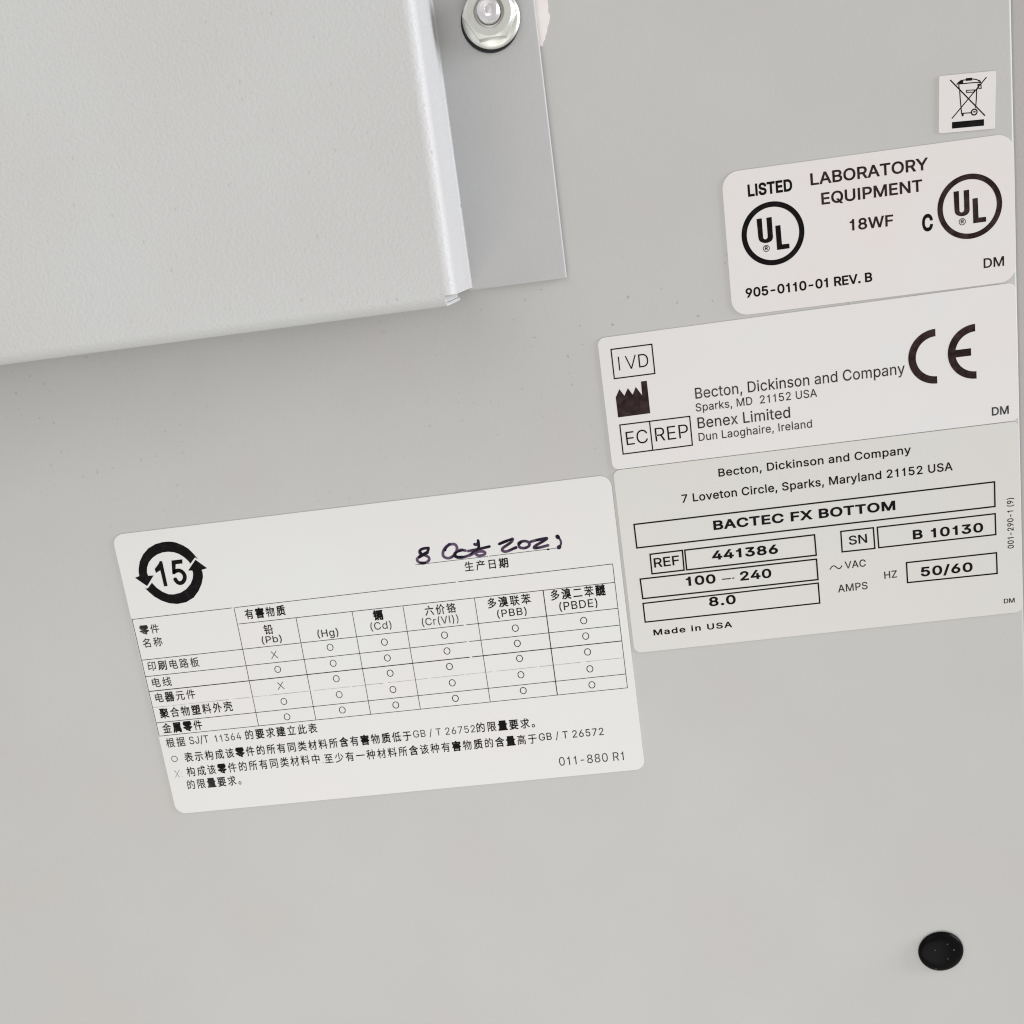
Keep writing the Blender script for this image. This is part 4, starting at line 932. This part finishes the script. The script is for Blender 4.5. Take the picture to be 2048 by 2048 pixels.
U = ats('UZ', [(568, 625), (680, 607), (700, 880), (712, 1020), (722, 1045), (742, 1056), (765, 1058), (788, 1048), (803, 1025), (808, 990), (798, 850),
               (778, 598), (892, 578), (915, 900), (923, 1005), (915, 1050), (890, 1090), (850, 1117), (800, 1135), (745, 1139), (690, 1128), (650, 1108),
               (622, 1075), (606, 1020)])
Lp = ats('UZ', [(970, 770), (1080, 752), (1115, 1167), (1272, 1150), (1278, 1250), (1010, 1288)])
for c, mat in ((c1, 'ink'), (c2, 'ink_brown')):
    d = c - c1
    i = Ink()
    i.ring(c, 5.53, 4.6, 96)
    printed('circle_mark', i, mat, ul, LZ)
    i = Ink()
    i.shape([q + d for q in U])
    i.shape([q + d for q in Lp])
    rc = at('UZ', 779, 1254) + d
    i.ring(rc, 0.6, 0.48, 32)
    for pp in ([(758, 1292), (754, 1222), (785, 1214), (800, 1226), (798, 1246), (782, 1256), (757, 1258)], [(780, 1256), (806, 1286)]):
        i.stroke([q + d for q in ats('UZ', pp)], 0.15)
    printed('letter_mark', i, mat, ul, LZ)

# --- maker's address
iv = label_base('maker_label', 'white label with a factory symbol, boxed letters and a big CE mark', (39, -29.6),
                rrect(1.5, 76.3, -42.3, -17.35, 1.3, 0.36), 'vinyl')
box(iv, 'MZ', [(16, 152), (672, 68), (722, 538), (70, 622)], 0.23)
i = Ink()
i.stroke(ats('MZ', [(134, 268), (157, 490)]), 0.22)
i.stroke(ats('MZ', [(246, 258), (346, 462)]), 0.22)
i.stroke(ats('MZ', [(346, 462), (405, 236)]), 0.22)
printed('text_line', i, 'ink', iv, LZ)
line(iv, 'D', 'MZ', (470, 444), (626, 424), 214, -6)
i = Ink()
i.shape(ats('MZ', [(92, 925), (150, 790), (232, 897), (287, 773), (365, 880), (415, 753), (516, 890), (498, 668), (592, 655), (648, 1178), (130, 1246)]))
printed('factory_symbol', i, 'ink_brown', iv, LZ)
box(iv, 'MZ', [(158, 1368), (1282, 1228), (1326, 1692), (212, 1836)], 0.23, extra=(((636, 1310), (688, 1772)),))
line(iv, 'EC', 'MZ', (272, 1694), (618, 1648), 216, -5)
line(iv, 'REP', 'MZ', (738, 1634), (1268, 1566), 218, -5)
line(iv, 'Becton, Dickinson and Company', 'IV', (470, 529), (1402, 417), 49, 0, 'ink_soft', sp=6)
line(iv, 'Sparks, MD  21152 USA', 'IV', (472, 586), (1011, 519), 36, 0, 'ink_soft', sp=14)
line(iv, 'Benex Limited', 'IV', (481, 661), (892, 612), 49, 0, 'ink_soft', sp=6)
line(iv, 'Dun Laoghaire, Ireland', 'IV', (485, 717), (989, 656), 36, 0, 'ink_soft', sp=14)
line(iv, 'DM', 'IV', (1789, 604), (1864, 595), 37, 12, 'ink_soft')
for (top, bot, bar) in (((1535, 217), (1547, 460), 0), ((1712, 195), (1722, 438), 1)):
    a, b = at('IV', *top), at('IV', *bot)
    c, r = (a + b) / 2, (a - b).length / 2
    th = 0.27 * r
    n0 = 0.36
    o_ = [(c.x + r * math.cos(t), c.y + r * math.sin(t)) for t in [math.radians(90 + 180 * k / 40) for k in range(41)]]
    in_ = [(c.x + (r - th) * math.cos(t), c.y + (r - th) * math.sin(t)) for t in [math.radians(270 - 180 * k / 40) for k in range(41)]]
    i = Ink()
    cs = [o_ + in_]
    if bar:
        cs.append([(c.x - r + th * 0.6, c.y - th / 2), (c.x - 0.17 * r, c.y - th / 2), (c.x - 0.17 * r, c.y + th / 2), (c.x - r + th * 0.6, c.y + th / 2)])
    i.shape(*cs)
    printed('letter_mark', i, 'ink_brown', iv, LZ)

# --- rating label
bo = label_base('rating_label', 'pale grey label of boxed ratings and bold serial numbers', (39, -61),
                rrect(1.55, 76.15, -79.6, -42.42, (1.5, 1.2, 1.2, 1.5), 0.33), 'polyester')
line(bo, 'Becton, Dickinson and Company', 'BO', (541, 213), (1417, 107), 37, 7, sp=24)
line(bo, '7 Loveton Circle, Sparks, Maryland 21152 USA', 'BO', (374, 332), (1607, 183), 38, 7, sp=20)
box(bo, 'BO', [(155, 430), (1797, 236), (1799, 348), (168, 537)])
line(bo, 'BACTEC FX BOTTOM', 'BO', (518, 456), (1346, 364), 43, 23, sp=30)
box(bo, 'BO', [(228, 566), (375, 548), (383, 638), (237, 655)])
line(bo, 'REF', 'BO', (248, 627), (363, 613), 43, 6)
box(bo, 'BO', [(386, 547), (977, 477), (985, 570), (395, 637)])
line(bo, '441386', 'BO', (511, 593), (812, 562), 42, 22, sp=24)
box(bo, 'BO', [(183, 679), (986, 588), (993, 681), (195, 768)])
line(bo, '100', 'BO', (393, 711), (528, 697), 42, 21, sp=24)
i = Ink()
i.stroke(ats('BO', [(556, 680), (596, 676)]), 0.2)
i.stroke(ats('BO', [(602, 675), (612, 674)]), 0.2)
printed('dash', i, 'ink', bo, LZ)
line(bo, '240', 'BO', (639, 687), (782, 672), 42, 22, sp=24)
box(bo, 'BO', [(196, 790), (994, 697), (1001, 788), (206, 875)])
line(bo, '8.0', 'BO', (498, 804), (620, 791), 42, 22, sp=40)
line(bo, 'Made in USA', 'BO', (245, 936), (603, 898), 27, 17, sp=70)
box(bo, 'BO', [(1097, 462), (1245, 445), (1252, 539), (1103, 555)])
line(bo, 'SN', 'BO', (1135, 524), (1218, 513), 41, 6)
box(bo, 'BO', [(1263, 443), (1800, 381), (1803, 476), (1270, 536)])
line(bo, 'B', 'BO', (1426, 499), (1471, 494), 43, 24)
line(bo, '10130', 'BO', (1508, 491), (1746, 464), 43, 22, sp=30)
i = Ink()
i.stroke(smooth(ats('BO', [(1047, 636), (1057, 622), (1068, 619), (1082, 629), (1093, 630), (1103, 617)]), 4), 0.2)
printed('wave_mark', i, 'ink_soft', bo, LZ)
line(bo, 'VAC', 'BO', (1116, 632), (1212, 621), 33, 5, 'ink_soft', sp=16)
line(bo, 'HZ', 'BO', (1296, 678), (1354, 671), 33, 5, 'ink_soft', sp=16)
line(bo, 'AMPS', 'BO', (1085, 740), (1220, 724), 34, 5, 'ink_soft', sp=16)
box(bo, 'BO', [(1396, 604), (1806, 559), (1809, 653), (1401, 695)])
line(bo, '50/60', 'BO', (1462, 668), (1698, 644), 43, 21, sp=30)
line(bo, 'DM', 'BO', (1840, 790), (1889, 785), 21, 8, 'ink')
line(bo, '001-290-1 (9)', 'BO', (1885, 538), (1882, 308), 28, 6, 'ink', sp=20, vert=(-1, 0))

# --- substances table
ch = label_base('substance_label', 'wide white label with a table of circles and a handwritten purple date', (-48, -74),
                rrect(-98.15, 1.0, -104.8, -43.12, (1.9, 2.3, 2.2, 2.2), 0.294), 'paper')
i = Ink()
i.shape(ats('RC', [(215, 930), (200, 850), (200, 760), (225, 600), (300, 440), (420, 300), (580, 205), (740, 160), (870, 148), (960, 152), (1050, 170), (1200, 230),
                   (1330, 310), (1450, 430), (1550, 548), (1480, 508), (1375, 650), (1330, 590), (1230, 500), (1120, 430), (1000, 390), (870, 378),
                   (740, 395), (620, 440), (510, 520), (430, 620), (390, 740), (388, 850), (415, 925), (540, 917), (392, 1160), (118, 970)]))
i.shape(ats('RC', [(312, 1170), (362, 1214), (410, 1208), (500, 1082), (600, 1190), (740, 1290), (880, 1345), (1000, 1348), (1150, 1310), (1280, 1230),
                   (1380, 1110), (1430, 980), (1438, 870), (1420, 808), (1325, 805), (1490, 560), (1755, 752), (1630, 790), (1652, 850), (1662, 950),
                   (1630, 1110), (1560, 1270), (1450, 1420), (1280, 1525), (1080, 1565), (900, 1550), (720, 1490), (560, 1400), (430, 1290)]))
printed('recycling_symbol', i, 'ink', ch, LZ)
i = Ink()
i.shape(ats('RC', [(565, 770), (655, 650), (678, 590), (720, 590), (738, 610), (858, 1158), (778, 1166), (692, 800), (592, 862)]))
i.stroke(smooth(ats('RC', [(1000, 838), (1060, 812), (1120, 805), (1190, 838), (1240, 910), (1245, 990), (1205, 1065), (1140, 1092), (1075, 1065), (1020, 985)]), 4), 0.80)
i.shape(ats('RC', [(945, 578), (1190, 550), (1196, 645), (1042, 662), (1034, 890), (966, 888)]))
printed('numeral', i, 'ink', ch, LZ)

# handwriting
hw = Ink()
HWS = []


def pen(pts, w=0.56):
    HWS.extend(stroke_contours(smooth(ats('HW', pts), 4), w, round_=True))


pen([(250, 245), (205, 250), (175, 268), (178, 295), (215, 308), (250, 325), (256, 348), (235, 370), (195, 380), (160, 365), (152, 340), (185, 315), (232, 288), (248, 262), (248, 245)])
pen([(435, 212), (400, 240), (378, 285), (385, 320), (425, 335), (468, 315), (495, 278), (500, 238), (478, 212), (430, 214)])
pen([(575, 268), (530, 262), (490, 285), (478, 308), (505, 328), (560, 325), (615, 305), (655, 275), (690, 262)])
pen([(655, 212), (672, 216), (690, 195)])
pen([(686, 180), (692, 225), (688, 268), (664, 292), (690, 312), (735, 305), (748, 288), (725, 275), (670, 282), (610, 312)])
pen([(600, 272), (690, 255), (785, 232)])
pen([(872, 210), (910, 192), (960, 175), (990, 165), (978, 192), (940, 220), (905, 245), (900, 268), (935, 276), (1015, 242)])
pen([(1042, 205), (1062, 190), (1105, 185), (1135, 202), (1130, 230), (1090, 246), (1050, 238), (1042, 205)])
pen([(1148, 190), (1215, 172), (1290, 160), (1250, 190), (1190, 225), (1180, 245), (1230, 240), (1300, 222)])
pen([(1385, 145), (1408, 175), (1414, 208), (1397, 240)], 0.42)
hw.shape(*HWS)
date = printed('handwritten_date', hw, 'marker', ch, LZ, 'date written in purple marker')
hw = Ink()
HWS = []
pen([(250, 245), (205, 250), (176, 270), (190, 300)], 0.52)
pen([(172, 322), (205, 303), (240, 284)], 0.66)
pen([(182, 374), (218, 375)], 0.5)
pen([(436, 214), (408, 238), (396, 264)], 0.5)
pen([(550, 264), (500, 280), (480, 302), (505, 322), (545, 322)], 0.46)
pen([(687, 184), (692, 230), (672, 268)], 0.44)
pen([(620, 300), (655, 272)], 0.3)
pen([(700, 252), (782, 233)], 0.5)
pen([(876, 209), (940, 184)], 0.52)
pen([(940, 184), (985, 168)], 0.4)
pen([(1008, 246), (1018, 241)], 0.62)
pen([(1044, 210), (1060, 194)], 0.62)
pen([(1205, 176), (1270, 166)], 0.5)
pen([(1382, 144), (1388, 151)], 0.8)
pen([(1395, 240), (1399, 236)], 0.82)
pen([(1295, 257), (1308, 256)], 0.3)
hw.shape(*HWS)
printed('ink_pool', hw, 'marker_dark', date, LZ + 0.01)
i = Ink()
i.stroke(ats('HW', [(135, 393), (772, 319)]), 0.09)
i.stroke(ats('HW', [(782, 317), (1395, 244)]), 0.09)
printed('ruled_line', i, 'ink', ch, LZ)
line(ch, '生产日期', 'HW', (573, 449), (955, 410), 86, 6)

# table grid
rt = math.radians(0.294)


def rot(q, a):
    return Vector((q[0] * math.cos(a) - q[1] * math.sin(a), q[0] * math.sin(a) + q[1] * math.cos(a)))


ys = [rot(at('CB', x, y), -rt).y for x, y in ((1695, 636), (1707, 755), (1727, 922), (1740, 1030), (1752, 1132), (1765, 1240), (1777, 1345), (1787, 1434))]
yl = [rot(at('CC', x, y), -rt).y for x, y in ((20, 170), (62, 352), (105, 528), (143, 672), (172, 802), (207, 943), (235, 1078), (255, 1195))]
xs = [rot(at(w, x, y), -rt).x for w, x, y in (('CC', 255, 1195), ('CC', 1130, 1102), ('CC', 1633, 1050), ('CD', 297, 140), ('CD', 588, 110), ('CD', 997, 68), ('CD', 1390, 30), ('CB', 1787, 1434))]
xs[0] = -97.98
LR = lambda k, x: yl[k] + (ys[k] - yl[k]) * (x - xs[0]) / (xs[7] - xs[0])
i = Ink()
faint = Ink()
Q = lambda x, y: rot((x, y), rt)
cs = []
cs += stroke_contours([Q(xs[0], yl[0]), Q(xs[1] - 0.4, LR(0, xs[1]))], 0.11)
cs += stroke_contours([Q(xs[1] + 0.25, LR(0, xs[1])), Q(-31.4, LR(0, -31.4))], 0.11)
cs += stroke_contours([Q(-31.0, LR(0, -31)), Q(xs[7], ys[0])], 0.12)
y1 = ys[1]
cs += stroke_contours([Q(xs[1] + 0.3, y1 + 0.12), Q(xs[7], y1)], 0.12)
for k, w in ((2, 0.12), (3, 0.12), (4, 0.17), (6, 0.12), (7, 0.11)):
    if k in (2, 3, 4):
        g = -31.2 + 0.1 * k
        cs += stroke_contours([Q(xs[0], yl[k]), Q(g - 0.25, LR(k, g))], w)
        cs += stroke_contours([Q(g + 0.25, LR(k, g)), Q(xs[7], ys[k])], w)
    else:
        cs += stroke_contours([Q(xs[0], yl[k]), Q(xs[7], ys[k])], w)
for k in range(8):
    w = 0.17 if k == 6 else 0.11
    top = ys[0] if k in (0, 1, 7) else y1
    cs += stroke_contours([Q(xs[k], top), Q(xs[k], LR(7, xs[k]))], w)
i.shape(*cs)
printed('table_grid', i, 'ink', ch, LZ)
random.seed(4)
x = xs[0]
cs = []
while x < xs[7]:
    x2 = min(x + random.uniform(2, 9), xs[7])
    cs += stroke_contours([Q(x, LR(5, x)), Q(x2, LR(5, x2))], random.uniform(0.05, 0.08))
    x = x2 + random.uniform(0.2, 1.1)
faint.shape(*cs)
printed('faded_rule', faint, 'ink_faint', ch, LZ)

# table words
line(ch, '有害物质', 'CC', (1018, 166), (1370, 126), 88, 10)
line(ch, '零件', 'CC', (92, 302), (264, 284), 82, 4, 'ink_soft')
line(ch, '名称', 'CC', (122, 417), (292, 398), 82, 4, 'ink_soft')
line(ch, '印刷电路板', 'CC', (165, 622), (614, 580), 86, 2, 'ink_soft')
line(ch, '电线', 'CC', (204, 765), (372, 748), 84, 2, 'ink_soft')
line(ch, '电器元件', 'CC', (232, 898), (580, 860), 86, 4, 'ink_soft')
line(ch, '聚合物塑料外壳', 'CC', (270, 1036), (908, 968), 88, 6)
line(ch, '金属零件', 'CC', (296, 1168), (642, 1132), 88, 6)
line(ch, '铅', 'CC', (1183, 300), (1262, 292), 86, 8)
line(ch, '(Pb)', 'CC', (1163, 382), (1337, 364), 60, 0, 'ink_soft', sp=26)
line(ch, '(Hg)', 'CC', (1652, 328), (1834, 310), 64, 0, 'ink_soft', sp=26)
line(ch, '镉', 'CB', (153, 997), (217, 990), 62, 14)
line(ch, '(Cd)', 'CB', (136, 1064), (270, 1050), 48, -2, 'ink_soft', sp=26)
line(ch, '六价铬', 'CB', (487, 968), (686, 946), 64, 6)
line(ch, '(Cr(VI))', 'CB', (467, 1036), (701, 1010), 48, -2, 'ink_soft', sp=26)
line(ch, '多溴联苯', 'CB', (890, 921), (1168, 889), 66, 10)
line(ch, '(PBB)', 'CB', (951, 982), (1140, 961), 48, 0, sp=40)
line(ch, '多溴二苯醚', 'CB', (1296, 870), (1648, 833), 68, 10)
line(ch, '(PBDE)', 'CB', (1351, 937), (1596, 910), 52, 0, sp=30)
RING = [('CC', [(1298, 608), (1352, 890), (1380, 1025), (1758, 415), (1785, 555), (1812, 690), (1838, 830), (1865, 965)], 'ink_soft'),
        ('CB', [(222, 1140), (241, 1242), (259, 1340), (277, 1445), (609, 1095), (625, 1197), (641, 1297), (659, 1402), (1065, 1050), (1078, 1148),
                (1092, 1245), (1101, 1350), (1116, 1452), (1505, 1001), (1518, 1101), (1530, 1203), (1545, 1312), (1558, 1415)], 'ink'),
        ('CD', [(444, 87), (793, 48)], 'ink')]
for win, pts, mat in RING:
    for q in pts:
        c = at(win, *q)
        i = Ink()
        n = 32
        o_ = [(c.x + 0.68 * math.cos(t * 2 * math.pi / n), c.y + 0.76 * math.sin(t * 2 * math.pi / n)) for t in range(n)]
        in_ = [(c.x + 0.52 * math.cos(t * 2 * math.pi / n), c.y + 0.62 * math.sin(t * 2 * math.pi / n)) for t in range(n)]
        i.add(fill([o_, in_[::-1]]))
        printed('circle_mark', i, mat, ch, LZ)
for x, y in ((1268, 480), (1325, 752)):
    i2 = Ink()
    i2.shape(*(stroke_contours(ats('CC', [(x - 30, y - 28), (x + 32, y + 28)]), 0.13) + stroke_contours(ats('CC', [(x + 17, y - 36), (x - 23, y + 36)]), 0.12)))
    printed('cross_mark', i2, 'ink_soft', ch, LZ)

# notes under the table
line(ch, '根据', 'CC', (326, 1294), (492, 1277), 84, 4, 'ink_soft')
line(ch, 'SJ/T', 'CC', (528, 1266), (697, 1250), 66, -2, 'ink_soft', sp=10)
line(ch, '11364', 'CC', (752, 1248), (982, 1222), 62, -3, 'ink_soft', sp=30)
line(ch, '的要求建立此表', 'CC', (1022, 1224), (1650, 1160), 86, 4)
i = Ink()
c = at('CC', 392, 1394)
i.ring(c, 0.68, 0.56, 32)
printed('circle_mark', i, 'ink_soft', ch, LZ)
X0 = (488 * 440 / 1932 + 260 - 640) * 1932 / 660          # the same spot seen in the next window
Y0 = (1420 * 440 / 1932 + 1200 - 1380) * 1932 / 660
line(ch, '表示构成该零件的所有同类材料所含有害物质低于', 'CD', (X0, Y0), (539, 291), 57, 5)
line(ch, 'GB / T 26752', 'CD', (549, 279), (911, 246), 42, -1, 'ink_soft', sp=26)
line(ch, '的限量要求。', 'CD', (920, 247), (1260, 216), 58, 9)
i = Ink()
i.shape(*(stroke_contours(ats('CC', [(392, 1496), (436, 1556)]), 0.13) + stroke_contours(ats('CC', [(434, 1490), (400, 1560)]), 0.11)
          + stroke_contours(ats('CC', [(450, 1515), (456, 1522)]), 0.12) + stroke_contours(ats('CC', [(456, 1546), (462, 1552)]), 0.12)))
printed('cross_mark', i, 'ink_faint', ch, LZ)
line(ch, '构成该零件的所有同类材料中', 'CC', (508, 1548), (1672, 1430), 86, 5)
i = Ink()
i.stroke(ats('CC', [(1702, 1420), (1698, 1432)]), 0.13)
printed('comma', i, 'ink_faint', ch, LZ)
line(ch, '至少有一种材料所含该种有害物质的含量高于', 'CD', (32, 428), (1272, 308), 57, 5)
line(ch, 'GB / T 26572', 'CD', (1284, 297), (1662, 262), 43, 0, 'ink_soft', sp=26)
line(ch, '的限量要求。', 'CC', (512, 1660), (982, 1616), 84, 6, 'ink_soft')
line(ch, '011-880 R1', 'CD', (1403, 443), (1780, 409), 50, -2, 'ink_soft', sp=16)
